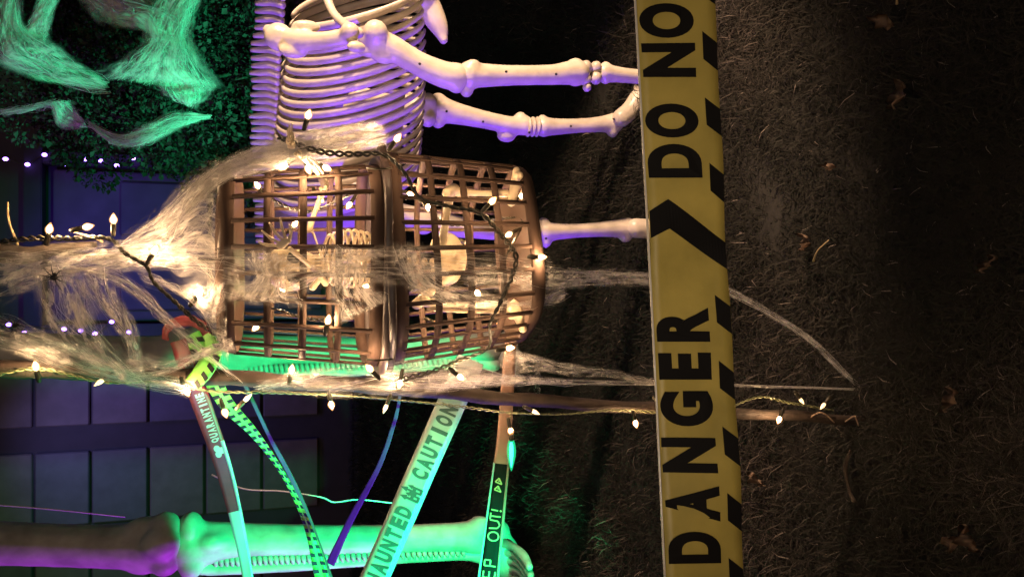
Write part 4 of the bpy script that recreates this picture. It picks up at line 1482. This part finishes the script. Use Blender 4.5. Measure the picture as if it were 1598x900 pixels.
# --- red quarantine tape folded lengthwise with its pale back
def build_red():
    tp = px_tape([(392, 935, 1.30), (378, 850, 1.28), (352, 740, 1.24), (322, 650, 1.19), (300, 590, 1.15), (282, 530, 1.12)], [16, 19, 26, 30, 32, 34], 1.2)
    t = thing('warning_tape', tp.C[0], 'red quarantine tape with pale lettering running down to the giant leg', 'tape', 'warning tapes')
    L = tp.len
    f = lambda y: float(np.interp(-y, [-935, -530], [0, L]))
    tp.sheet('film', -1, 1, m_tape_r, t, s0=f(800), wav=0.001)
    tp.sheet('back_side', -1, 1, m_tape_w, t, s1=f(800), wav=0.001)
    tp.sheet('turned_edge', -1.0, -0.55, m_tape_w, t, 0.0010, 3, f(800), f(690), 0.001)
    sh = word(tp, 'QUARANTINE', f(690), f(608), -0.55, 0.35, 0.2)
    sh += word(tp, 'ZONE', f(604), f(560), -0.55, 0.35, 0.2)
    # three-lobed hazard mark
    c = f(704)
    mark = []
    for k in range(3):
        a = k * 2.094 + 0.5
        ring = []
        for q in range(10):
            b_ = q * 2 * math.pi / 10
            ring.append((c + 0.006 * math.cos(a) + 0.0062 * math.cos(b_), -0.1 + 0.33 * math.sin(a) + 0.36 * math.sin(b_)))
        mark.append(poly(ring))
    sh.append(mark)
    tp.print('letter', sh, m_tape_w, t, 0.0009, 0.001)


build_red()


# --- black and yellow striped tape, twisted into a cord lower down
def build_striped():
    tp = px_tape([(512, 945, 1.34), (500, 890, 1.32), (480, 820, 1.30), (445, 745, 1.27), (400, 680, 1.22), (350, 625, 1.16), (318, 560, 1.12), (300, 520, 1.12)], [20, 22, 12, 8, 14, 24, 30, 24], 1.2)
    t = thing('warning_tape', tp.C[0], 'twisted yellow and black striped caution tape, green light put into its colour, crossing the giant leg', 'tape', 'warning tapes')
    m_green_cast = mat('tape_green_cast', (0.16, 0.46, 0.07), 0.4, 0.2, 60, translucent=0.2)  # yellow film coloured green to imitate the green light falling on it
    tp.sheet('film', -1, 1, m_green_cast, t, wav=0.002)
    L = tp.len
    st = []
    k = 0.0
    while k < L - 0.016:
        st.append(poly([(k, -0.98), (k + 0.007, -0.98), (k + 0.010, -0.25), (k + 0.003, -0.25)]))
        st.append(poly([(k + 0.004, 0.2), (k + 0.011, 0.2), (k + 0.014, 0.98), (k + 0.007, 0.98)]))
        k += 0.0155
    tp.print('stripes', st, m_black, t, 0.0009, 0.002, True)
    # second turn of the same tape round the pole
    tq = px_tape([(300, 600, 1.118), (322, 572, 1.115), (334, 545, 1.115), (320, 522, 1.12)], [26, 30, 26, 18], 1.1)
    tq.sheet('wrap', -1, 1, m_green_cast, t, 0, 5, wav=0.001)
    st = []
    k = 0.0
    while k < tq.len - 0.014:
        st.append(poly([(k, -0.9), (k + 0.006, -0.9), (k + 0.010, 0.0), (k + 0.004, 0.0)]))
        k += 0.013
    tq.print('wrap_stripes', st, m_black, t, 0.0009, 0.001, True)


build_striped()

for pts, wd, lab in (([(530, 950, 1.5), (470, 780, 1.45), (420, 680, 1.35), (388, 612, 1.2), (380, 598, 1.15)], [14, 9, 6, 6, 6], 'plain lavender ribbon behind the striped tape'),
                     ([(515, 880, 1.9), (545, 815, 1.8), (590, 730, 1.6), (615, 660, 1.35), (624, 618, 1.16)], [14, 11, 8, 6, 5], 'faint lavender ribbon slanting down from the pole to the giant shin')):
    tp = px_tape(pts, wd, 1.3)
    o = tp.sheet('ribbon', -1, 1, m_tape_v, None, wav=0.001)
    tag(o, lab, 'ribbon', 'plain ribbons')
tp = px_tape([(300, 545, 1.13), (322, 520, 1.12), (300, 500, 1.12), (262, 508, 1.13), (258, 530, 1.14)], [18, 22, 18, 14, 12], 1.1)
o = tp.sheet('tape_knot', -1, 1, m_tape_r, None, wav=0.003)
tag(o, 'crumpled red tape end knotted above the pole wrap', 'tape', 'warning tapes')
for pts, lab in (([at(-20, 786, 2.5), at(80, 794, 2.5), at(195, 806, 2.6)], 'thin clear line slung level above the giant thigh bone'),
                 ([at(330, 740, 2.3), at(380, 762, 2.3), at(440, 766, 2.3), at(500, 775, 2.3), at(522, 783, 2.3), at(560, 779, 2.3), at(625, 786, 2.3)], 'thin bluish wire dangling in front of the dark lawn')):
    o = tube('clear_line', pts, 0.0022, m_mono, None, 6, 8)
    tag(o, lab, 'line', 'thin lines')


# ------------------------------------------------------------------ giant skeleton legs
GY = 2.88


def giant_leg(parent, knee, dY, k):
    Yb = GY + dY
    tx = lambda x: knee[0] + (x - 280) * k
    ty = lambda y: knee[1] + (y - 848) * k
    I = lambda pts: ib([(tx(x), ty(y), r * k) for x, y, r in pts], Yb)
    pp = lambda x, y, dy=0.0: at(tx(x), ty(y), Yb + dy)
    bone('thigh_bone', I([(-90, 846, 36), (0, 847, 34), (90, 850, 33), (170, 852, 34), (225, 851, 38), (255, 849, 42)]), m_giant, parent,
         [(pp(258, 822, -0.03), (.052, .058, .050)), (pp(258, 874, -0.03), (.052, .058, .050)), (pp(225, 872, -.01), (.05, .05, .07)), (pp(228, 826, -.01), (.045, .045, .07)), (pp(250, 848, -0.075), (.055, .045, .06))], 0.010)
    bone('shin_bone', I([(296, 851, 38), (325, 846, 34), (380, 842, 27), (500, 842, 24), (620, 840, 22), (705, 838, 23), (745, 837, 27)]), m_giant, parent,
         [(pp(298, 824, -.02), (.058, .058, .042)), (pp(298, 878, -.02), (.055, .058, .042)), (pp(330, 846, -.06), (.03, .03, .05)), (pp(748, 823, 0), (.045, .05, .05))], 0.010)
    bone('calf_bone', I([(316, 884, 13), (350, 886, 11), (480, 880, 10), (620, 870, 9.5), (720, 862, 12), (752, 864, 15)]), m_giant, parent, [], 0.008)
    # moulded ripple between shin and calf bone
    for j in range(46):
        x = 335 + j * 8.6
        yA = np.interp(x, [335, 500, 735], [866, 862, 856])
        yB = np.interp(x, [335, 500, 735], [882, 876, 866])
        c = Vector(pp(x, (yA + yB) / 2, -0.012))
        tube('ripple', [pp(x - 3, yA - 4, -.002), pp(x + 1, (yA + yB) / 2, -.030), pp(x + 3, yB + 4, -.004)], [0.006, 0.009, 0.006], m_giant, parent, 6, 3)
    # ankle and foot
    bone('ankle', I([(770, 848, 22), (786, 858, 24), (794, 884, 22)]), m_giant, parent, [(pp(776, 830, .02), .05)], 0.010)
    for j in range(5):
        e = j * 13
        bone('toe', [(pp(782 + j * 4, 846 + e, -.02), .020), (pp(800 + j * 4, 852 + e, -.10), .015), (pp(816 + j * 3, 866 + e, -.18), .018), (pp(826 + j * 2, 884 + e, -.26), .014)], m_giant, parent, [], 0.006)


G = thing('giant_skeleton', ground(845, 700), 'giant plastic skeleton of which two towering green lit legs show', 'skeleton')
giant_leg(G, (280, 848), 0.0, 1.0)
giant_leg(G, (331, 551), 0.24, 0.93)


# ------------------------------------------------------------------ four-legged skeleton behind the cage
def build_animal():
    A = thing('animal_skeleton', ground(1080, 250), 'life size four legged animal skeleton standing behind the cage', 'skeleton')
    I = lambda pts, Y: ib(pts, Y)
    m_ = m_bone
    # --- trunk: axis points to the right and toward the viewer
    a = Vector((0.80, -0.60, 0.0))
    nrm = Vector((-0.60, -0.80, 0.0))
    up = Vector((0, 0, 1))
    c_front = at(556, 22, 1.84)
    c_rear = c_front - a * 0.44
    for k in range(19):
        f = k / 18.0
        c = c_rear + (c_front - c_rear) * f
        hh = 0.180 - 0.040 * f ** 2
        ww = 0.165 - 0.060 * f
        for s in (1, -1):
            pts, rr = [], []
            for j in range(15):
                th = math.pi * (0.06 + 0.88 * j / 14.0)
                p = c + up * (hh * math.cos(th)) + nrm * (s * ww * math.sin(th) ** 0.8) + a * (0.115 * (1 - math.cos(th)) / 2 - 0.03)
                pts.append(p)
            tube('rib', pts, [0.0045, 0.0058, 0.0058, 0.0050, 0.0042], m_, A, 8, 2, 1.75, np.array(a))
    # moulded skin over the hind ribs
    bm = bmesh.new()
    rows = []
    for k in range(14):
        f = k / 13.0
        c = c_rear - a * 0.10 + (c_front - c_rear) * (f * 0.78)
        hh, ww = 0.176 - 0.012 * f, 0.164 - 0.030 * f
        row = []
        for j in range(18):
            th = math.pi * (0.02 + 0.72 * j / 17.0)
            rip = 0.0035 * math.sin(k * 2.1 + j * 0.25)
            p = c + up * (hh * math.cos(th)) + nrm * ((ww + rip - 0.006) * math.sin(th) ** 0.8) + a * (0.115 * (1 - math.cos(th)) / 2 - 0.03)
            row.append(bm.verts.new(p))
        rows.append(row)
    for k in range(13):
        for j in range(17):
            bm.faces.new((rows[k][j], rows[k + 1][j], rows[k + 1][j + 1], rows[k][j + 1]))
    g = bmesh.ops.solidify(bm, geom=bm.faces[:], thickness=0.006)
    link('flank', bm_mesh('flank', bm), m_, A)
    # backbone with tall thin blades
    for k in range(44):
        f = k / 43.0
        p = c_rear - a * 0.22 + (c_front - c_rear + a * 0.32) * f + up * (0.176 + 0.018 * math.sin(f * 3.0))
        lean = -a * 0.012 + nrm * random.uniform(-0.004, 0.004)
        tube('vertebra', [p - up * 0.026 + nrm * 0.030, p - up * 0.006 + nrm * 0.016, p + up * 0.016 + lean * 0.6 + nrm * 0.006, p + up * (0.034 + random.uniform(-.004, .004)) + lean], [0.0085, 0.0090, 0.0075, 0.0050], m_, A, 8, 3)
    # breastbone plate
    bone('breastbone', I([(640, -30, 20), (664, 5, 22), (684, 40, 16), (692, 62, 8)], 1.80), m_, A, [(at(655, -5, 1.79), (.03, .03, .04))], 0.005, 0.8)
    # --- near shoulder and foreleg
    Yf = 1.72
    bone('shoulder_blade', I([(420, 48, 10, 1.74), (455, 62, 17, 1.71), (500, 64, 14, 1.68), (545, 56, 13, 1.66)], Yf), m_, A,
         [(at(435, 58, 1.725), (.030, .022, .030)), (at(478, 42, 1.70), (.014, .012, .030)), (at(458, 80, 1.71), (.016, .012, .03)), (at(546, 50, 1.65), (.02, .02, .02)), (at(556, 74, 1.645), (.012, .012, .02))], 0.004, 0.7)
    bone('shoulder_blade', I([(505, -15, 8, 1.80), (520, 20, 7, 1.77), (540, 40, 8, 1.72), (560, 52, 9, 1.68)], Yf), m_, A, [], 0.004)
    bone('upper_leg', I([(580, 62, 21), (610, 74, 20), (650, 98, 19), (690, 116, 21), (712, 120, 22)], Yf), m_, A,
         [(at(586, 50, Yf - .02), (.026, .026, .026)), (at(575, 80, Yf), (.014, .014, .026)), (at(600, 86, Yf), (.02, .02, .03)), (at(712, 132, Yf), (.02, .022, .02))], 0.005)
    bone('fore_leg', I([(734, 117, 22), (752, 118, 19), (800, 118, 16), (860, 117, 16), (890, 114, 19), (902, 114, 20)], Yf), m_, A,
         [(at(728, 140, Yf + .01), (.018, .018, .016)), (at(738, 104, Yf - .01), (.016, .02, .018)), (at(898, 100, Yf), (.014, .018, .018)), (at(898, 126, Yf), (.014, .018, .016))], 0.005)
    for x, y, r in ((914, 106, 10.5), (914, 124, 9.5), (930, 106, 9.5), (930, 122, 9.5), (916, 136, 7)):
        link('knee_bone', mesh_np('knee_bone', *ball(np.array(at(x, y, Yf - 0.005)), (r * mpp(x, Yf) * 1.1, r * mpp(x, Yf) * 1.1, r * mpp(x, Yf) * 0.95))), m_, A)
    bone('cannon_bone', I([(944, 114, 15), (958, 116, 13), (985, 119, 11.5), (1020, 122, 12), (1038, 124, 15)], Yf), m_, A, [(at(945, 104, Yf), (.012, .014, .012)), (at(945, 124, Yf), (.012, .014, .012))], 0.004)
    bone('pastern', I([(1050, 124, 13, Yf - .01), (1070, 120, 12, Yf - .03)], Yf), m_, A, [], 0.004)
    hoof(A, at(1066, 119, Yf - 0.02), 0.9)
    # --- far foreleg, mostly out of view
    Yo = 1.85
    bone('fore_leg', I([(660, -45, 18), (760, -50, 14), (860, -50, 16)], Yo), m_, A, [], 0.005)
    bone('cannon_bone', I([(885, -50, 13), (960, -52, 10), (1010, -50, 13)], Yo), m_, A, [], 0.004)
    hoof(A, at(1030, -52, Yo), 0.9)
    # --- hind leg in the middle
    Yh = 2.02
    bone('thigh_bone', I([(560, 150, 16), (600, 160, 15), (640, 168, 20), (662, 172, 24)], Yh), m_, A, [(at(668, 158, Yh - .02), .022), (at(668, 186, Yh - .02), .022)], 0.006)
    bone('shin_bone', I([(690, 172, 21), (715, 178, 17), (760, 188, 14), (800, 196, 14), (818, 196, 16)], Yh), m_, A,
         [(at(684, 158, Yh), (.022, .024, .022)), (at(684, 190, Yh), (.018, .022, .018)), (at(790, 212, Yh + .01), (.018, .02, .026)), (at(812, 186, Yh), (.02, .02, .018))], 0.005)
    for x in (824, 831, 838):
        link('hock_bone', mesh_np('hock_bone', *ball(np.array(at(x, 198, Yh - .004)), (.027, .027, .0085))), m_, A)
    bone('cannon_bone', I([(848, 198, 16), (870, 198, 13), (910, 196, 11.5), (940, 194, 13), (958, 192, 16)], Yh), m_, A, [(at(846, 190, Yh), (.02, .02, .014)), (at(956, 204, Yh), (.02, .02, .016))], 0.005)
    bone('pastern', I([(970, 184, 15), (984, 172, 15), (1000, 152, 17), (1012, 142, 16)], Yh - .03), m_, A, [], 0.005)
    hoof(A, at(1040, 140, Yh - 0.05), 1.0)
    # --- hind leg beside the cage
    Yk = 1.88
    bone('thigh_bone', I([(560, 300, 16), (620, 330, 16), (660, 345, 22)], Yk), m_, A, [], 0.006)
    bone('shin_bone', I([(690, 350, 20), (760, 360, 14), (815, 364, 16)], Yk), m_, A, [(at(815, 384, Yk), (.02, .02, .024))], 0.005)
    for x in (824, 831, 838):
        link('hock_bone', mesh_np('hock_bone', *ball(np.array(at(x, 363, Yk - .004)), (.026, .026, .0085))), m_, A)
    bone('cannon_bone', I([(852, 362, 16), (880, 361, 12.5), (920, 359, 11.5), (955, 357, 13.5), (978, 356, 17)], Yk), m_, A, [(at(848, 350, Yk), (.018, .018, .016)), (at(852, 376, Yk), (.018, .018, .014)), (at(976, 368, Yk), (.018, .018, .018))], 0.005)
    bone('pastern', I([(992, 356, 16), (1010, 357, 16), (1028, 358, 18)], Yk - .02), m_, A, [], 0.005)
    hoof(A, at(1045, 358, Yk - 0.03), 1.0)
    # screw holes of the moulded halves
    for x, y, Y in ((697, 174, Yh - .045), (754, 190, Yh - .034), (826, 207, Yh - .030), (891, 197, Yh - .026), (958, 186, Yh - .038), (852, 372, Yk - .034), (790, 112, Yf - .030), (868, 116, Yf - .032), (655, 100, Yf - .032)):
        link('screw_hole', mesh_np('screw_hole', *ball(np.array(at(x, y, Y)), (.0032, .003, .0032), 8, 6)), m_spider, A)
    hips_and_head(A)
    # pelvis between the hind legs
    bone('pelvis', I([(500, 225, 24), (520, 245, 26), (540, 275, 24), (555, 298, 20)], 2.0), m_, A, [(at(525, 240, 1.98), (.05, .04, .05))], 0.007)


def hips_and_head(A):
    m_ = m_bone
    a = Vector((0.80, -0.60, 0.0))
    up = Vector((0, 0, 1))
    c_front = at(556, 22, 1.84)
    c_rear = c_front - a * 0.44
    hip = c_rear - a * 0.10 + up * 0.13
    for top in (at(560, 150, 2.02), at(560, 300, 1.88)):
        bone('hip_bone', [(hip, 0.030), ((hip + top) / 2 - a * 0.03, 0.022), (top, 0.026)], m_, A, [((hip + top) / 2 - a * 0.05 + up * 0.02, (.035, .025, .05))], 0.006)
    # neck rises out of the picture to a long skull
    n0 = c_front + a * 0.10 + up * 0.17
    n1 = n0 + a * 0.34 + up * 0.36
    for k in range(8):
        f = k / 7.0
        p = n0 + (n1 - n0) * f + up * (0.05 * math.sin(f * 3.1))
        link('neck_bone', remeshed('neck_bone', [ball(np.array(p), (.032, .030, .036)), ball(np.array(p + up * .03 - a * .02), (.012, .012, .03))], 0.006, 2), m_, A)
    h = n1 + a * 0.04 + up * 0.03
    bone('skull', [(h, 0.062), (h + a * 0.12 - up * 0.05, 0.055), (h + a * 0.24 - up * 0.13, 0.036), (h + a * 0.33 - up * 0.19, 0.030)], m_, A, [(h + up * .03, (.05, .05, .05))], 0.008)
    bone('jaw', [(h - up * 0.07, 0.026), (h + a * 0.12 - up * 0.13, 0.022), (h + a * 0.28 - up * 0.22, 0.018)], m_, A, [], 0.006)


def hoof(parent, p, k):
    p = Vector(p)
    top = Vector((p.x, p.y, p.z + 0.01))
    h = max(p.z, 0.03)
    bm = bmesh.new()
    rings = []
    for z, r, oy in ((top.z + 0.012, 0.026 * k, 0.0), (h * 0.5, 0.036 * k, -0.010), (0.004, 0.046 * k, -0.018)):
        rings.append([bm.verts.new((p.x + r * math.cos(q * math.pi / 8), p.y + oy + r * 1.15 * math.sin(q * math.pi / 8), z)) for q in range(16)])
    for i in range(2):
        for q in range(16):
            bm.faces.new((rings[i][q], rings[i][(q + 1) % 16], rings[i + 1][(q + 1) % 16], rings[i + 1][q]))
    bm.faces.new(rings[0])
    bm.faces.new(rings[2][::-1])
    link('hoof', bm_mesh('hoof', bm), m_bone, parent)


build_animal()


# ------------------------------------------------------------------ spiders
def spider(x, y, Y, px, label, rot):
    c = at(x, y, Y)
    s = mpp(x, Y) * px
    t = thing('toy_spider', c, label, 'spider', 'toy spiders on the cobwebs')
    link('abdomen', mesh_np('abdomen', *ball(np.array(c), (s * .13, s * .12, s * .16))), m_spider, t)
    link('head', mesh_np('head', *ball(np.array(c) + np.array([s * 0.14 * math.sin(rot), -s * .02, s * .16 * math.cos(rot)]), (s * .09, s * .08, s * .09))), m_spider, t)
    for k in range(8):
        an = rot + (-1 if k < 4 else 1) * (0.45 + 0.62 * (k % 4))
        L = s * (0.62 if k % 4 in (1, 2) else 0.72)
        d = Vector((math.sin(an), 0, math.cos(an)))
        tube('leg', [c + d * s * .08, c + d * L * .5 + Vector((0, -s * .22, 0)), c + d * L * .95 + Vector((0, s * .02, 0))], [s * .030, s * .024, s * .010], m_spider, t, 5, 4)


spider(84, 433, 1.035, 36, 'black toy spider clinging to the web below the branch', 1.9)
spider(23, 508, 1.05, 26, 'smaller toy spider on the web near the pole', 2.7)


# ------------------------------------------------------------------ litter on the lawn
def dry_leaf(x, y, size, rot, label, thick=False):
    c = ground(x, y) + Vector((0, 0, 0.030))
    n = 9
    bm = bmesh.new()
    vs = []
    for i in range(n):
        f = i / (n - 1)
        w = size * 0.32 * math.sin(math.pi * min(1, f * 1.02 + 0.02)) * (1 + 0.35 * math.sin(i * 2.3 + x))
        for s in (-1, 0, 1):
            lx = (f - 0.5) * size
            ly = s * w
            X = lx * math.cos(rot) - ly * math.sin(rot)
            Yy = lx * math.sin(rot) + ly * math.cos(rot)
            Z = 0.012 * abs(s) + 0.010 * math.sin(f * 4 + x) + 0.006 * math.sin(i * 1.7 + s)
            vs.append(bm.verts.new((c.x + X, c.y + Yy, c.z + Z)))
    for i in range(n - 1):
        for s in range(2):
            a = i * 3 + s
            bm.faces.new((vs[a], vs[a + 3], vs[a + 4], vs[a + 1]))
    bmesh.ops.solidify(bm, geom=bm.faces[:], thickness=0.0008)
    o = link('fallen_leaf', bm_mesh('fallen_leaf', bm), m_leaf_dry)
    tag(o, label, 'leaf', 'leaves on the lawn')


dry_leaf(1428, 150, 0.050, 0.1, 'largest pale crumpled leaf alone on the dark lawn')
dry_leaf(1278, 378, 0.034, 0.3, 'curled leaf on the lawn with a thin straw beside it')
dry_leaf(1316, 261, 0.020, 1.2, 'tiny pale leaf scrap between two bigger leaves')
dry_leaf(1405, 38, 0.034, 0.9, 'slim leaf lying at an angle above the largest leaf')
dry_leaf(1205, 745, 0.034, 0.7, 'round dull leaf beside a glinting scrap near the tape')
dry_leaf(1510, 622, 0.036, 0.05, 'long narrow pale leaf lying near the pole foot')
dry_leaf(1545, 835, 0.040, 0.6, 'forked dark leaf farther from the pole foot')
dry_leaf(1572, 412, 0.026, 0.0, 'dim round leaf near the path edge of the lawn')
dry_leaf(1520, 845, 0.034, 2.4, 'faded leaf stub lying against the forked leaf')
tw = tube('fallen_twig', [ground(1350, 700) + Vector((0, 0, .03)), ground(1346, 725) + Vector((0, 0, .036)), ground(1350, 760) + Vector((0, 0, .034)), ground(1356, 782) + Vector((0, 0, .03))], [0.002, 0.004, 0.003, 0.004], m_branch, None, 8)
tag(tw, 'short black twig lying beside the pole foot', 'twig')
for x, y, x2, y2, lab in ((1292, 408, 1318, 375, 'pale straw stalk beside the curled leaf'), (1425, 10, 1440, -5, 'pale straw stalk above the slim leaf')):
    o = tube('straw', [ground(x, y) + Vector((0, 0, .032)), ground((x + x2) / 2, (y + y2) / 2) + Vector((0, 0, .040)), ground(x2, y2) + Vector((0, 0, .034))], [0.0022, 0.0012, 0.001], MATS['twig_pale'], None, 6)
    tag(o, lab, 'straw', 'straws on the lawn')
